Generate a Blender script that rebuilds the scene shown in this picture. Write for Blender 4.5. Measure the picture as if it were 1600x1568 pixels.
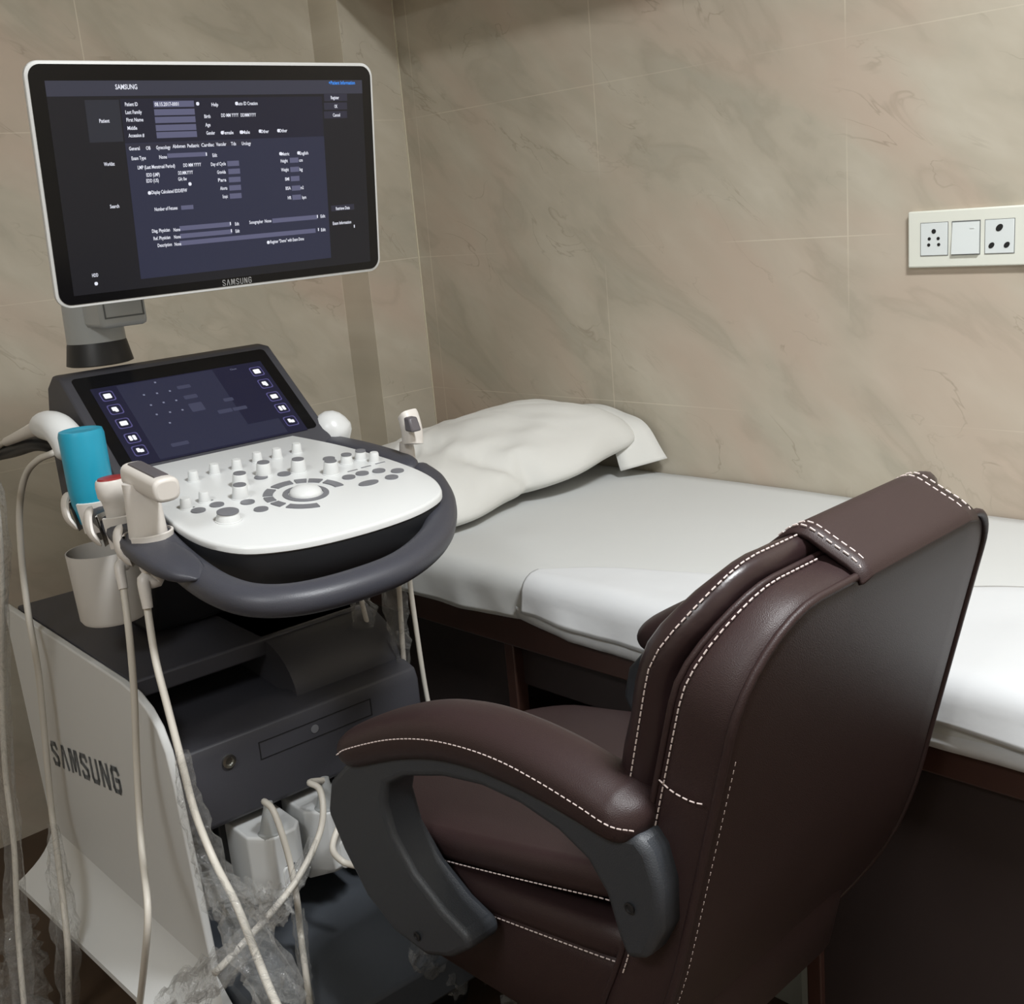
import bpy, bmesh, math, random
from mathutils import Vector, Matrix, noise
random.seed(7)
for o in list(bpy.data.objects):
    bpy.data.objects.remove(o, do_unlink=True)
COL = bpy.context.scene.collection
H = 1.34                      # eye height; design z values below are measured from the eye

# ------------------------------------------------------------------ camera
F, CX, CY = 1774.0, 800.0, 784.0
up = Vector((-618, 6816, 1774)).normalized()
xn = Vector((-1742, 304, -1774)); xn = (xn - up * xn.dot(up)).normalized()
X_ = -xn; Y_ = up.cross(X_)
R = Matrix((X_, Y_, up))      # camera -> world
cam_d = bpy.data.cameras.new('camera'); cam = bpy.data.objects.new('camera', cam_d); COL.objects.link(cam)
cam_d.sensor_fit = 'HORIZONTAL'; cam_d.sensor_width = 36.0; cam_d.lens = F * 36.0 / 1600.0
cam_d.clip_start = 0.02
cam.matrix_world = Matrix.Translation((0, 0, H)) @ R.to_4x4()
bpy.context.scene.camera = cam

# ------------------------------------------------------------------ world, lights, exposure
w = bpy.data.worlds.new('world'); bpy.context.scene.world = w; w.use_nodes = True
w.node_tree.nodes['Background'].inputs[0].default_value = (0.80, 0.86, 1.0, 1)
w.node_tree.nodes['Background'].inputs[1].default_value = 0.13
sc = bpy.context.scene
sc.view_settings.view_transform = 'Standard'; sc.view_settings.look = 'None'
sc.view_settings.exposure = 0.0; sc.view_settings.gamma = 1.0
try: sc.view_settings.use_curve_mapping = False
except Exception: pass

def area(name, loc, sx, sy, power, color, rot=(0, 0, 0)):
    d = bpy.data.lights.new(name, 'AREA'); d.shape = 'RECTANGLE'; d.size = sx; d.size_y = sy
    d.energy = power; d.color = color
    o = bpy.data.objects.new(name, d); COL.objects.link(o); o.location = loc; o.rotation_euler = rot
    return o
area('ceiling_tube_light', (0.05, 0.95, 2.66), 0.55, 0.22, 64, (0.96, 0.985, 1.0))
area('room_fill_light', (-0.25, -1.05, 2.68), 0.9, 0.5, 36, (0.95, 0.98, 1.0))  # fill lamp added behind the eye to brighten the machine's near side

# ------------------------------------------------------------------ frames
def ray(px, py): return R @ Vector((px - CX, -(py - CY), -F))
def ony(px, py, y): d = ray(px, py); return d * (y / d.y)
def onx(px, py, x): d = ray(px, py); return d * (x / d.x)
def onz(px, py, z): d = ray(px, py); return d * (z / d.z)
YAW = -0.075
MR = Matrix.Rotation(-YAW, 3, 'Z')           # world -> machine axes (a forward, b to its right, z up)
def mray(px, py): return MR @ ray(px, py)
def ma(px, py, a): d = mray(px, py); return d * (a / d.x)
def mb(px, py, b): d = mray(px, py); return d * (b / d.y)
def mz(px, py, z): d = mray(px, py); return d * (z / d.z)
DK = 0.14
def deckz(a): return -0.345 - DK * (a + 1.73)
def deck(px, py, off=0.0):
    d = mray(px, py); return d * ((-0.345 - DK * 1.73 + off) / (DK * d.x + d.z))

class Frame:
    """design coordinates -> local coordinates of a thing rooted at origin o (machine frame if m)"""
    def __init__(s, o, m=False):
        s.o = Vector(o); s.m = m
        s.rot = YAW if m else 0.0
        base = Vector((s.o.x, s.o.y, s.o.z))
        wv = (MR.transposed() @ base) if m else base
        s.loc = wv + Vector((0, 0, H))
W0 = Frame((0, 0, -H))

def tagit(o, label=None, cat=None, group=None, kind=None):
    if label: o['label'] = label
    if cat: o['category'] = cat
    if group: o['group'] = group
    if kind: o['kind'] = kind
    return o
def thing(name, fr, label, cat, group=None):
    o = bpy.data.objects.new(name, None); COL.objects.link(o); o.empty_display_size = 0.05
    o.location = fr.loc; o.rotation_euler = (0, 0, fr.rot)
    return tagit(o, label, cat, group)
def obj(name, bm, mat, fr, parent=None, smooth=True, angle=40, bevel=0, seg=2, subsurf=0, label=None):
    for v in bm.verts: v.co -= fr.o
    bmesh.ops.recalc_face_normals(bm, faces=bm.faces)
    me = bpy.data.meshes.new(name); bm.to_mesh(me); bm.free()
    for m in (mat if isinstance(mat, (list, tuple)) else [mat]): me.materials.append(m)
    o = bpy.data.objects.new(name, me); COL.objects.link(o)
    if smooth:
        for p in me.polygons: p.use_smooth = True
        if not subsurf:
            try: me.set_sharp_from_angle(angle=math.radians(angle))
            except Exception: pass
    if bevel:
        b = o.modifiers.new('bevel', 'BEVEL'); b.width = bevel; b.segments = seg; b.limit_method = 'ANGLE'
        b.angle_limit = math.radians(35); b.harden_normals = False
    if subsurf:
        b = o.modifiers.new('subsurf', 'SUBSURF'); b.levels = subsurf; b.render_levels = subsurf
    if parent is not None: o.parent = parent
    else: o.location = fr.loc; o.rotation_euler = (0, 0, fr.rot)
    if label: o['label'] = label
    return o

# ------------------------------------------------------------------ mesh helpers
def V(*a): return Vector(a)
def bmn(): return bmesh.new()
def box(bm, x0, x1, y0, y1, z0, z1, mi=0):
    vs = [bm.verts.new((x, y, z)) for x in (x0, x1) for y in (y0, y1) for z in (z0, z1)]
    for f in ((0, 1, 3, 2), (4, 6, 7, 5), (0, 4, 5, 1), (2, 3, 7, 6), (0, 2, 6, 4), (1, 5, 7, 3)):
        bm.faces.new([vs[i] for i in f]).material_index = mi
def hexa(bm, p, mi=0):   # 8 points: bottom 4 loop, top 4 loop
    vs = [bm.verts.new(q) for q in p]
    for f in ((3, 2, 1, 0), (4, 5, 6, 7), (0, 1, 5, 4), (1, 2, 6, 5), (2, 3, 7, 6), (3, 0, 4, 7)):
        bm.faces.new([vs[i] for i in f]).material_index = mi
def prism(bm, pts, d, mi=0):   # closed loop of 3D points extruded by vector d
    a = [bm.verts.new(p) for p in pts]; b = [bm.verts.new(Vector(p) + Vector(d)) for p in pts]
    n = len(pts)
    bm.faces.new(a).material_index = mi; bm.faces.new(b[::-1]).material_index = mi
    for i in range(n): bm.faces.new((a[i], a[(i + 1) % n], b[(i + 1) % n], b[i])).material_index = mi
def cr(pts, n=8, closed=False):  # Catmull-Rom
    pts = [Vector(p) for p in pts]; out = []; N = len(pts)
    for i in range(N if closed else N - 1):
        p1 = pts[i]; p2 = pts[(i + 1) % N]
        p0 = pts[i - 1] if (i > 0 or closed) else p1 * 2 - p2
        p3 = pts[(i + 2) % N] if (closed or i + 2 < N) else p2 * 2 - p1
        for k in range(n):
            t = k / n; t2 = t * t; t3 = t2 * t
            out.append(0.5 * ((2 * p1) + (p2 - p0) * t + (2 * p0 - 5 * p1 + 4 * p2 - p3) * t2 + (3 * p1 - p0 - 3 * p2 + p3) * t3))
    if not closed: out.append(pts[-1].copy())
    return out
def sweep(bm, path, rw, rh=None, n=12, e=2.0, upv=(0, 0, 1), closed=False, cap=True, roundcap=False, mi=0, L=4):
    """superelliptic section swept along path; rw, rh numbers or functions of t in 0..1 (rh along up)"""
    path = [Vector(p) for p in path]; N = len(path); rings = []
    fw = rw if callable(rw) else (lambda t: rw)
    fh = fw if rh is None else (rh if callable(rh) else (lambda t: rh))
    upv = Vector(upv); prev = None
    for i, p in enumerate(path):
        if closed: tg = path[(i + 1) % N] - path[i - 1]
        else: tg = path[min(i + 1, N - 1)] - path[max(i - 1, 0)]
        if tg.length < 1e-9: tg = Vector((0, 0, 1))
        tg.normalize()
        if rh is None:
            if prev is None:
                s = tg.cross(upv)
                if s.length < .05: s = tg.cross(Vector((1, 0, 0)))
            else: s = prev - tg * prev.dot(tg)
            s.normalize(); prev = s
        else:
            s = tg.cross(upv)
            if s.length < 1e-4: s = prev or tg.cross(Vector((1, 0, 0)))
            s.normalize()
            if prev is not None and s.dot(prev) < 0: s = -s
            prev = s
        u = s.cross(tg).normalized()
        t = i / (N - 1) if N > 1 else 0
        k = 1.0
        if roundcap:
            m = min(i, N - 1 - i)
            if m < L: k = math.sqrt(max(0.02, 1 - ((L - m) / L) ** 2))
        ring = []
        for j in range(n):
            an = 2 * math.pi * j / n; c_, s_ = math.cos(an), math.sin(an)
            cx = math.copysign(abs(c_) ** (2 / e), c_); sy = math.copysign(abs(s_) ** (2 / e), s_)
            ring.append(bm.verts.new(p + s * cx * fw(t) * k + u * sy * fh(t) * k))
        rings.append(ring)
    for i in range(N if closed else N - 1):
        A, B = rings[i], rings[(i + 1) % N]
        for j in range(n): bm.faces.new((A[j], A[(j + 1) % n], B[(j + 1) % n], B[j])).material_index = mi
    if cap and not closed:
        bm.faces.new(rings[0][::-1]).material_index = mi; bm.faces.new(rings[-1]).material_index = mi
def lathe(bm, prof, c, axis=(0, 0, 1), n=24, sq=None, mi=0):
    """prof list of (r, h) revolved round axis at c"""
    ax = Vector(axis).normalized(); s = ax.orthogonal().normalized(); u = ax.cross(s); c = Vector(c)
    if abs(ax.z) > .5: s = Vector((0, 1, 0)); s = (s - ax * s.dot(ax)).normalized(); u = ax.cross(s)
    rings = []
    for r, h in prof:
        if r < 1e-6: rings.append([bm.verts.new(c + ax * h)]); continue
        rg = []
        for j in range(n):
            a = 2 * math.pi * j / n
            kx, ky = (1, 1) if sq is None else sq
            rg.append(bm.verts.new(c + ax * h + s * math.cos(a) * r * kx + u * math.sin(a) * r * ky))
        rings.append(rg)
    for A, B in zip(rings, rings[1:]):
        if len(A) == 1 and len(B) == 1: continue
        for j in range(n):
            if len(A) == 1: f = (A[0], B[j], B[(j + 1) % n])
            elif len(B) == 1: f = (A[j], A[(j + 1) % n], B[0])
            else: f = (A[j], A[(j + 1) % n], B[(j + 1) % n], B[j])
            bm.faces.new(f).material_index = mi
    if len(rings[0]) > 1: bm.faces.new(rings[0][::-1]).material_index = mi
    if len(rings[-1]) > 1: bm.faces.new(rings[-1]).material_index = mi
def rrect(cx, cy, hw, hh, r, n=6, rs=None):
    rs = rs or [r] * 4; out = []
    for k, (sx, sy) in enumerate(((1, 1), (-1, 1), (-1, -1), (1, -1))):
        rr = rs[k]
        for i in range(n + 1):
            a = math.pi / 2 * k + math.pi / 2 * i / n
            out.append((cx + sx * (hw - rr) + rr * math.cos(a), cy + sy * (hh - rr) + rr * math.sin(a)))
    return out
def densify(o2, step):
    out = []
    for i, p in enumerate(o2):
        q = o2[(i + 1) % len(o2)]; L = math.dist(p, q); k = max(1, int(L / step))
        for j in range(k): out.append((p[0] + (q[0] - p[0]) * j / k, p[1] + (q[1] - p[1]) * j / k))
    return out
def puff(bm, outline, prof, fmap, mi=0):
    """rings of the outline scaled by r round its centre at depth d; prof list of (r, d); fmap(u,v,d,r)->point"""
    cx = sum(p[0] for p in outline) / len(outline); cy = sum(p[1] for p in outline) / len(outline)
    rings = []
    for r, d in prof:
        if r <= 1e-6: rings.append([bm.verts.new(fmap(cx, cy, d, 0))])
        else: rings.append([bm.verts.new(fmap(cx + (u - cx) * r, cy + (v - cy) * r, d, r)) for u, v in outline])
    n = len(outline)
    for A, B in zip(rings, rings[1:]):
        for j in range(n):
            if len(A) == 1: f = (A[0], B[j], B[(j + 1) % n])
            elif len(B) == 1: f = (A[j], A[(j + 1) % n], B[0])
            else: f = (A[j], A[(j + 1) % n], B[(j + 1) % n], B[j])
            bm.faces.new(f).material_index = mi
    for rg, fl in ((rings[0], True), (rings[-1], False)):
        if len(rg) > 1: bm.faces.new(rg[::-1] if fl else rg).material_index = mi
def pprof(th, b0, b1, e, n=7):
    """pillow profile: from back centre (bulge b0) to front centre (bulge b1), edge radius e (in r units er)"""
    er = e; out = [(0, -b0)]
    for i in range(1, n): r = i / n * (1 - er); out.append((r, -b0 * (1 - (i / n) ** 2.4)))
    for i in range(0, 5):
        a = math.pi / 2 * i / 4; out.append((1 - er + er * math.sin(a), th * .5 * (1 - math.cos(a)) if th else 0))
    for i in range(1, 5):
        a = math.pi / 2 * i / 4; out.append((1 - er + er * math.cos(a), th * .5 + th * .5 * math.sin(a)))
    for i in range(n - 1, 0, -1): r = i / n * (1 - er); out.append((r, th + b1 * (1 - (i / n) ** 2.4)))
    out.append((0, th + b1)); return out
def stitches(bm, path, r=0.0008, dash=0.0052, gap=0.0028):
    path = [Vector(p) for p in path]; acc = 0.0; cur = []; on = True
    for a, b in zip(path, path[1:]):
        L = (b - a).length
        if L < 1e-7: continue
        s = 0.0
        while s < L:
            need = (dash if on else gap) - acc
            step = min(need, L - s)
            if on:
                if not cur: cur.append(a.lerp(b, s / L))
            s += step; acc += step
            if acc >= (dash if on else gap) - 1e-9:
                if on and cur:
                    cur.append(a.lerp(b, s / L)); sweep(bm, cur, r, n=5); cur = []
                on = not on; acc = 0.0
def fbm(p, s=1.0, o=3): return noise.fractal(Vector(p) * s, 1.0, 2.0, o)

_txt = {}
def text2d(s, bold=0.0):
    key = (s, bold)
    if key in _txt: return _txt[key]
    cu = bpy.data.curves.new('t', 'FONT'); cu.body = s; cu.size = 1; cu.resolution_u = 2; cu.offset = bold
    o = bpy.data.objects.new('t', cu); COL.objects.link(o)
    dg = bpy.context.evaluated_depsgraph_get(); me = bpy.data.meshes.new_from_object(o.evaluated_get(dg))
    vs = [(v.co.x, v.co.y) for v in me.vertices]; fs = [tuple(p.vertices) for p in me.polygons]
    bpy.data.objects.remove(o); bpy.data.curves.remove(cu); bpy.data.meshes.remove(me)
    if vs:
        x0 = min(v[0] for v in vs); vs = [(v[0] - x0, v[1]) for v in vs]
    wd = max([v[0] for v in vs] or [1])
    _txt[key] = (vs, fs, wd); return _txt[key]
def put_text(bm, s, fmap, width=None, height=None, mi=0, bold=0.0):
    """fmap(x,y)->3D with x from the left end, y from the baseline, metres"""
    vs, fs, wd = text2d(s, bold)
    sy = height / 0.7 if height else width / wd
    sx = width / wd if width else sy
    bv = [bm.verts.new(fmap(x * sx, y * sy)) for x, y in vs]
    for f in fs:
        try: bm.faces.new([bv[i] for i in f]).material_index = mi
        except ValueError: pass
LOGO = {'S': (([1, .82], [.85, 1], [.15, 1], [0, .85], [0, .66], [1, .36], [1, .15], [.85, 0], [.15, 0], [0, .18]),),
        'A': (([0, 0], [.42, 1], [.58, 1], [1, 0]),), 'M': (([0, 0], [0, 1], [.2, 1], [.5, .12], [.8, 1], [1, 1], [1, 0]),),
        'U': (([0, 1], [0, .15], [.15, 0], [.85, 0], [1, .15], [1, 1]),), 'N': (([0, 0], [0, 1], [.12, 1], [.88, 0], [1, 0], [1, 1]),),
        'G': (([1, .82], [.85, 1], [.15, 1], [0, .85], [0, .15], [.15, 0], [.85, 0], [1, .15], [1, .5], [.55, .5]),)}
def put_logo(bm, fmap, width, height, th=0.2):
    word = 'SAMSUNG'; ws = [1, 1.08, 1.3, 1, 1, 1.02, 1]; gp = .78
    unit = width / (sum(ws) + gp * 6); x0 = 0; t = th * unit
    for k, ch in enumerate(word):
        ww = unit * ws[k]
        for st in LOGO[ch]:
            P = [V(x0 + x * ww, y * height, 0) for x, y in st]
            for a, b in zip(P, P[1:]):
                d = (b - a).normalized(); nrm = V(-d.y, d.x, 0) * t * .5; e = d * t * .42
                vs = [bm.verts.new(fmap(*(q.xy))) for q in (a - e - nrm, b + e - nrm, b + e + nrm, a - e + nrm)]
                bm.faces.new(vs)
        x0 += ww + gp * unit

# ------------------------------------------------------------------ materials
def srgb(r, g, b):
    f = lambda c: (c / 255) / 12.92 if c <= 10 else (((c / 255) + .055) / 1.055) ** 2.4
    return (f(r), f(g), f(b), 1)
def mat(name, col, rough=.5, metal=0, spec=.5, bump=None, coat=0, sheen=0, mottle=None, trans=0, sss=0):
    m = bpy.data.materials.new(name); m.use_nodes = True; nt = m.node_tree; b = nt.nodes['Principled BSDF']
    b.inputs['Base Color'].default_value = col; b.inputs['Roughness'].default_value = rough
    b.inputs['Metallic'].default_value = metal; b.inputs['Specular IOR Level'].default_value = spec
    b.inputs['Coat Weight'].default_value = coat; b.inputs['Sheen Weight'].default_value = sheen
    if trans: b.inputs['Transmission Weight'].default_value = trans
    tc = nt.nodes.new('ShaderNodeTexCoord')
    if mottle:
        sc_, amt = mottle
        n = nt.nodes.new('ShaderNodeTexNoise'); n.inputs['Scale'].default_value = sc_; n.inputs['Detail'].default_value = 6
        nt.links.new(tc.outputs['Object'], n.inputs['Vector'])
        mx = nt.nodes.new('ShaderNodeMix'); mx.data_type = 'RGBA'
        mx.inputs['A'].default_value = tuple(c * (1 - amt) for c in col[:3]) + (1,)
        mx.inputs['B'].default_value = tuple(min(1, c * (1 + amt)) for c in col[:3]) + (1,)
        nt.links.new(n.outputs['Fac'], mx.inputs['Factor']); nt.links.new(mx.outputs['Result'], b.inputs['Base Color'])
    if bump:
        sc_, st, kind = bump
        if kind == 'v':
            n = nt.nodes.new('ShaderNodeTexVoronoi'); n.inputs['Scale'].default_value = sc_; out = n.outputs['Distance']
        else:
            n = nt.nodes.new('ShaderNodeTexNoise'); n.inputs['Scale'].default_value = sc_; n.inputs['Detail'].default_value = 5; out = n.outputs['Fac']
        nt.links.new(tc.outputs['Object'], n.inputs['Vector'])
        bp = nt.nodes.new('ShaderNodeBump'); bp.inputs['Strength'].default_value = st; bp.inputs['Distance'].default_value = .002
        nt.links.new(out, bp.inputs['Height']); nt.links.new(bp.outputs['Normal'], b.inputs['Normal'])
    return m
def emis(name, col, s=1.0, base=(0.01, 0.01, 0.012, 1)):
    m = bpy.data.materials.new(name); m.use_nodes = True; b = m.node_tree.nodes['Principled BSDF']
    b.inputs['Base Color'].default_value = base; b.inputs['Roughness'].default_value = .25; b.inputs['Specular IOR Level'].default_value = .3
    b.inputs['Emission Color'].default_value = col; b.inputs['Emission Strength'].default_value = s
    return m
LEATHER = mat('brown_leather', srgb(49, 35, 35), .45, bump=(950, .16, 'v'), mottle=(9, .10), spec=.38)
LEATHER2 = mat('brown_leather_shiny', srgb(46, 33, 34), .33, bump=(45, .45, 'n'), mottle=(9, .10), spec=.5)
THREAD = mat('white_thread', srgb(215, 200, 196), .7)
ARMGREY = mat('charcoal_plastic', srgb(52, 55, 60), .45, bump=(700, .25, 'n'))
DARKGREY = mat('dark_grey_plastic', srgb(60, 60, 66), .5, bump=(800, .15, 'n'))
HANDLEM = mat('graphite_grip', srgb(62, 63, 71), .42, bump=(600, .15, 'n'))
BLACKP = mat('black_plastic', srgb(34, 35, 38), .45)
GLASSB = mat('black_glass', srgb(13, 13, 15), .16, spec=.35)
WHITEP = mat('white_plastic', srgb(214, 216, 216), .32, spec=.5)
PANELW = mat('satin_white_panel', srgb(205, 206, 205), .45, bump=(900, .06, 'n'))
OFFW = mat('off_white_plastic', srgb(214, 209, 203), .4)
CABLE = mat('cable_sheath', srgb(205, 200, 190), .45)
GREYSTEM = mat('silver_grey_plastic', srgb(165, 168, 168), .4)
BTN = mat('grey_button', srgb(112, 113, 118), .45)
TEAL = mat('teal_plastic', srgb(34, 150, 180), .3, mottle=(30, .06))
REDR = mat('red_lens', srgb(140, 40, 40), .35)
LENS = mat('dark_lens', srgb(92, 88, 92), .4)
LOGOM = mat('logo_ink', srgb(92, 97, 102), .5)
LOGOS = mat('logo_silver', srgb(160, 160, 160), .4)
HOLE = mat('socket_dark', srgb(25, 25, 25), .6)
GAP = mat('gap_grey', srgb(95, 98, 98), .6)
PLATE = mat('ivory_plate', srgb(226, 228, 218), .35)
SWITCHM = mat('switch_white', srgb(222, 228, 228), .3)
SHEET = mat('white_sheet', srgb(201, 203, 202), .85, bump=(35, .25, 'n'), sheen=.2)
SHEET2 = mat('bright_sheet', srgb(205, 207, 209), .8, bump=(28, .3, 'n'))
PILLOWM = mat('pillow_cotton', srgb(216, 216, 212), .85, bump=(22, .35, 'n'), sheen=.2)
WOOD = mat('dark_brown_wood', srgb(46, 37, 36), .45, bump=(40, .1, 'n'), mottle=(5, .22))
WOODR = mat('reddish_brown_rail', srgb(66, 44, 38), .35, mottle=(5, .3))
BOXM = mat('grey_cardboard', srgb(150, 155, 152), .8)
METAL = mat('screw_metal', srgb(170, 170, 165), .3, metal=1)
RUBBER = mat('caster_black', srgb(24, 24, 26), .6)
CASEW = mat('white_case', srgb(225, 225, 220), .4)
CEILM = mat('ceiling_paint', srgb(205, 200, 188), .9)

def jar_mat():
    m = mat('frosted_plastic', srgb(222, 218, 212), .4)
    b = m.node_tree.nodes['Principled BSDF']; b.inputs['Transmission Weight'].default_value = .22
    b.inputs['IOR'].default_value = 1.2
    return m
JAR = jar_mat()
def plastic_mat():
    m = bpy.data.materials.new('clear_film'); m.use_nodes = True; nt = m.node_tree
    for n in list(nt.nodes): nt.nodes.remove(n)
    out = nt.nodes.new('ShaderNodeOutputMaterial'); tr = nt.nodes.new('ShaderNodeBsdfTransparent')
    gl = nt.nodes.new('ShaderNodeBsdfPrincipled'); gl.inputs['Base Color'].default_value = srgb(185, 185, 183)
    gl.inputs['Roughness'].default_value = .09; gl.inputs['Specular IOR Level'].default_value = 1.0; gl.inputs['IOR'].default_value = 2.2
    tc = nt.nodes.new('ShaderNodeTexCoord'); nz = nt.nodes.new('ShaderNodeTexNoise')
    nz.inputs['Scale'].default_value = 38; nz.inputs['Detail'].default_value = 4; nz.inputs['Distortion'].default_value = 1.5
    nt.links.new(tc.outputs['Object'], nz.inputs['Vector'])
    bp = nt.nodes.new('ShaderNodeBump'); bp.inputs['Strength'].default_value = 1; bp.inputs['Distance'].default_value = .012
    nt.links.new(nz.outputs['Fac'], bp.inputs['Height']); nt.links.new(bp.outputs['Normal'], gl.inputs['Normal'])
    lw = nt.nodes.new('ShaderNodeLayerWeight'); lw.inputs['Blend'].default_value = .25
    nt.links.new(bp.outputs['Normal'], lw.inputs['Normal'])
    mr_ = nt.nodes.new('ShaderNodeMapRange'); mr_.inputs['From Min'].default_value = 0; mr_.inputs['From Max'].default_value = 1
    mr_.inputs['To Min'].default_value = .06; mr_.inputs['To Max'].default_value = .55
    nt.links.new(lw.outputs['Facing'], mr_.inputs['Value'])
    mx = nt.nodes.new('ShaderNodeMixShader'); nt.links.new(mr_.outputs['Result'], mx.inputs['Fac'])
    nt.links.new(tr.outputs['BSDF'], mx.inputs[1]); nt.links.new(gl.outputs['BSDF'], mx.inputs[2])
    nt.links.new(mx.outputs['Shader'], out.inputs['Surface']); return m
FILM = plastic_mat()

def tile_mat(name, axis, x0, z0, base_seed):
    """beige marble-look wall tiles 0.631 x 0.362 m with pale joints; axis is the horizontal world axis"""
    m = bpy.data.materials.new(name); m.use_nodes = True; nt = m.node_tree; b = nt.nodes['Principled BSDF']; L = nt.links.new
    tc = nt.nodes.new('ShaderNodeTexCoord'); sp = nt.nodes.new('ShaderNodeSeparateXYZ'); L(tc.outputs['Object'], sp.inputs[0])
    def M(op, a, bb=None, c=None):
        n = nt.nodes.new('ShaderNodeMath'); n.operation = op
        for i, vv in enumerate((a, bb, c)):
            if vv is None: continue
            if isinstance(vv, (int, float)): n.inputs[i].default_value = vv
            else: L(vv, n.inputs[i])
        return n.outputs[0]
    hx = sp.outputs[axis]; hz = sp.outputs['Z']
    def line(v, o, per, wd):
        fr = M('FRACT', M('DIVIDE', M('SUBTRACT', v, o), per))
        d = M('MINIMUM', fr, M('SUBTRACT', 1.0, fr))
        return M('LESS_THAN', M('MULTIPLY', d, per), wd)
    jx = line(hx, x0, .631, .0014); jz = line(hz, z0, .3625, .0010)
    brk = nt.nodes.new('ShaderNodeTexNoise'); brk.inputs['Scale'].default_value = 2.3; L(tc.outputs['Object'], brk.inputs['Vector'])
    joint = M('MULTIPLY', M('MAXIMUM', jx, jz), M('MULTIPLY', M('SUBTRACT', brk.outputs['Fac'], .38), 3.0))
    cb = nt.nodes.new('ShaderNodeCombineXYZ'); L(hx, cb.inputs[0]); L(hz, cb.inputs[1]); cb.inputs[2].default_value = base_seed
    m0 = nt.nodes.new('ShaderNodeMapping'); m0.inputs['Rotation'].default_value = (0, 0, math.radians(36)); L(cb.outputs[0], m0.inputs['Vector'])
    mp = nt.nodes.new('ShaderNodeMapping'); mp.inputs['Scale'].default_value = (1.7, 4.0, 1); L(m0.outputs[0], mp.inputs['Vector'])
    def nz(scale, det, dist, vec=None):
        n = nt.nodes.new('ShaderNodeTexNoise'); n.inputs['Scale'].default_value = scale; n.inputs['Detail'].default_value = det
        n.inputs['Distortion'].default_value = dist; L(vec or mp.outputs[0], n.inputs['Vector']); return n.outputs['Fac']
    n1 = nz(1.5, 6, .5); n2 = nz(.8, 3, .6); n3 = nz(2.6, 4, .9); n4 = nz(2.2, 2, .3); n5 = nz(5.5, 5, .6)
    rp = nt.nodes.new('ShaderNodeValToRGB'); e = rp.color_ramp.elements
    e[0].position = .32; e[0].color = srgb(172, 166, 151); e[1].position = .70; e[1].color = srgb(198, 191, 176)
    k = e.new(.5); k.color = srgb(184, 176, 160)
    L(M('ADD', M('MULTIPLY', n1, .75), M('MULTIPLY', n5, .25)), rp.inputs['Fac'])
    pk = nt.nodes.new('ShaderNodeMix'); pk.data_type = 'RGBA'; pk.inputs['B'].default_value = srgb(190, 172, 156)
    L(rp.outputs['Color'], pk.inputs['A'])
    L(M('MINIMUM', M('MAXIMUM', M('MULTIPLY', M('SUBTRACT', n2, .47), 4.0), 0.0), .75), pk.inputs['Factor'])
    def vein(n, wd, off): return M('MAXIMUM', M('SUBTRACT', 1.0, M('DIVIDE', M('ABSOLUTE', M('SUBTRACT', n, off)), wd)), 0.0)
    msk = M('MINIMUM', M('MAXIMUM', M('MULTIPLY', M('SUBTRACT', n4, .50), 7.0), 0.0), 1.0)
    v1 = M('MULTIPLY', vein(n3, .012, .5), msk); v2 = M('MULTIPLY', vein(n1, .04, .42), .16)
    vm = nt.nodes.new('ShaderNodeMix'); vm.data_type = 'RGBA'; vm.inputs['B'].default_value = srgb(138, 125, 108)
    L(pk.outputs['Result'], vm.inputs['A']); L(M('MAXIMUM', M('MULTIPLY', v1, .45), v2), vm.inputs['Factor'])
    jm = nt.nodes.new('ShaderNodeMix'); jm.data_type = 'RGBA'; jm.inputs['B'].default_value = srgb(222, 214, 196)
    L(vm.outputs['Result'], jm.inputs['A']); L(M('MINIMUM', M('MAXIMUM', joint, 0.0), .5), jm.inputs['Factor'])
    L(jm.outputs['Result'], b.inputs['Base Color'])
    b.inputs['Roughness'].default_value = .55; b.inputs['Specular IOR Level'].default_value = .3
    bp = nt.nodes.new('ShaderNodeBump'); bp.inputs['Strength'].default_value = .08; bp.inputs['Distance'].default_value = .003
    L(n3, bp.inputs['Height']); L(bp.outputs['Normal'], b.inputs['Normal'])
    return m
TILE_Y = tile_mat('marble_tiles_bed_wall', 'X', -1.806, H - .113, 0.0)
TILE_X = tile_mat('marble_tiles_head_wall', 'Y', 1.87, H - .113, 5.0)

# ------------------------------------------------------------------ the room
D = 2.05; XL = -2.61; XR = 1.3; YN = -1.6; CE = 2.72 - H
def struct(name, bm, m, label=None):
    o = obj(name, bm, m, W0, smooth=False); tagit(o, label, None, None, 'structure'); return o
bm = bmn(); box(bm, XL - .1, XR + .1, D, D + .1, -H, CE); struct('wall_right', bm, TILE_Y)
bm = bmn(); box(bm, XL - .1, XL, YN - .1, D, -H, CE); struct('wall_back', bm, TILE_X)
bm = bmn(); box(bm, XR, XR + .1, YN - .1, D, -H, CE); struct('wall_front', bm, TILE_X)
bm = bmn(); box(bm, XL, XR, YN - .1, YN, -H, CE); struct('wall_left', bm, TILE_Y)
bm = bmn(); box(bm, XL, -2.487, 1.87, D, -H, CE); struct('trim_1', bm, TILE_X)
bm = bmn(); box(bm, -2.4885, -2.4845, 2.047, 2.0505, -H, CE); struct('trim_2', bm, mat('pale_corner_grout', srgb(205, 198, 176), .7))
bm = bmn(); box(bm, XL - .1, XR + .1, YN - .1, D + .1, CE, CE + .1); struct('ceiling', bm, CEILM)
FLOORM = mat('brown_stone_floor', srgb(74, 58, 44), .45, mottle=(4, .35))
bm = bmn(); box(bm, XL - .1, XR + .1, YN - .1, D + .1, -H - .1, -H); struct('floor', bm, FLOORM)

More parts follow.
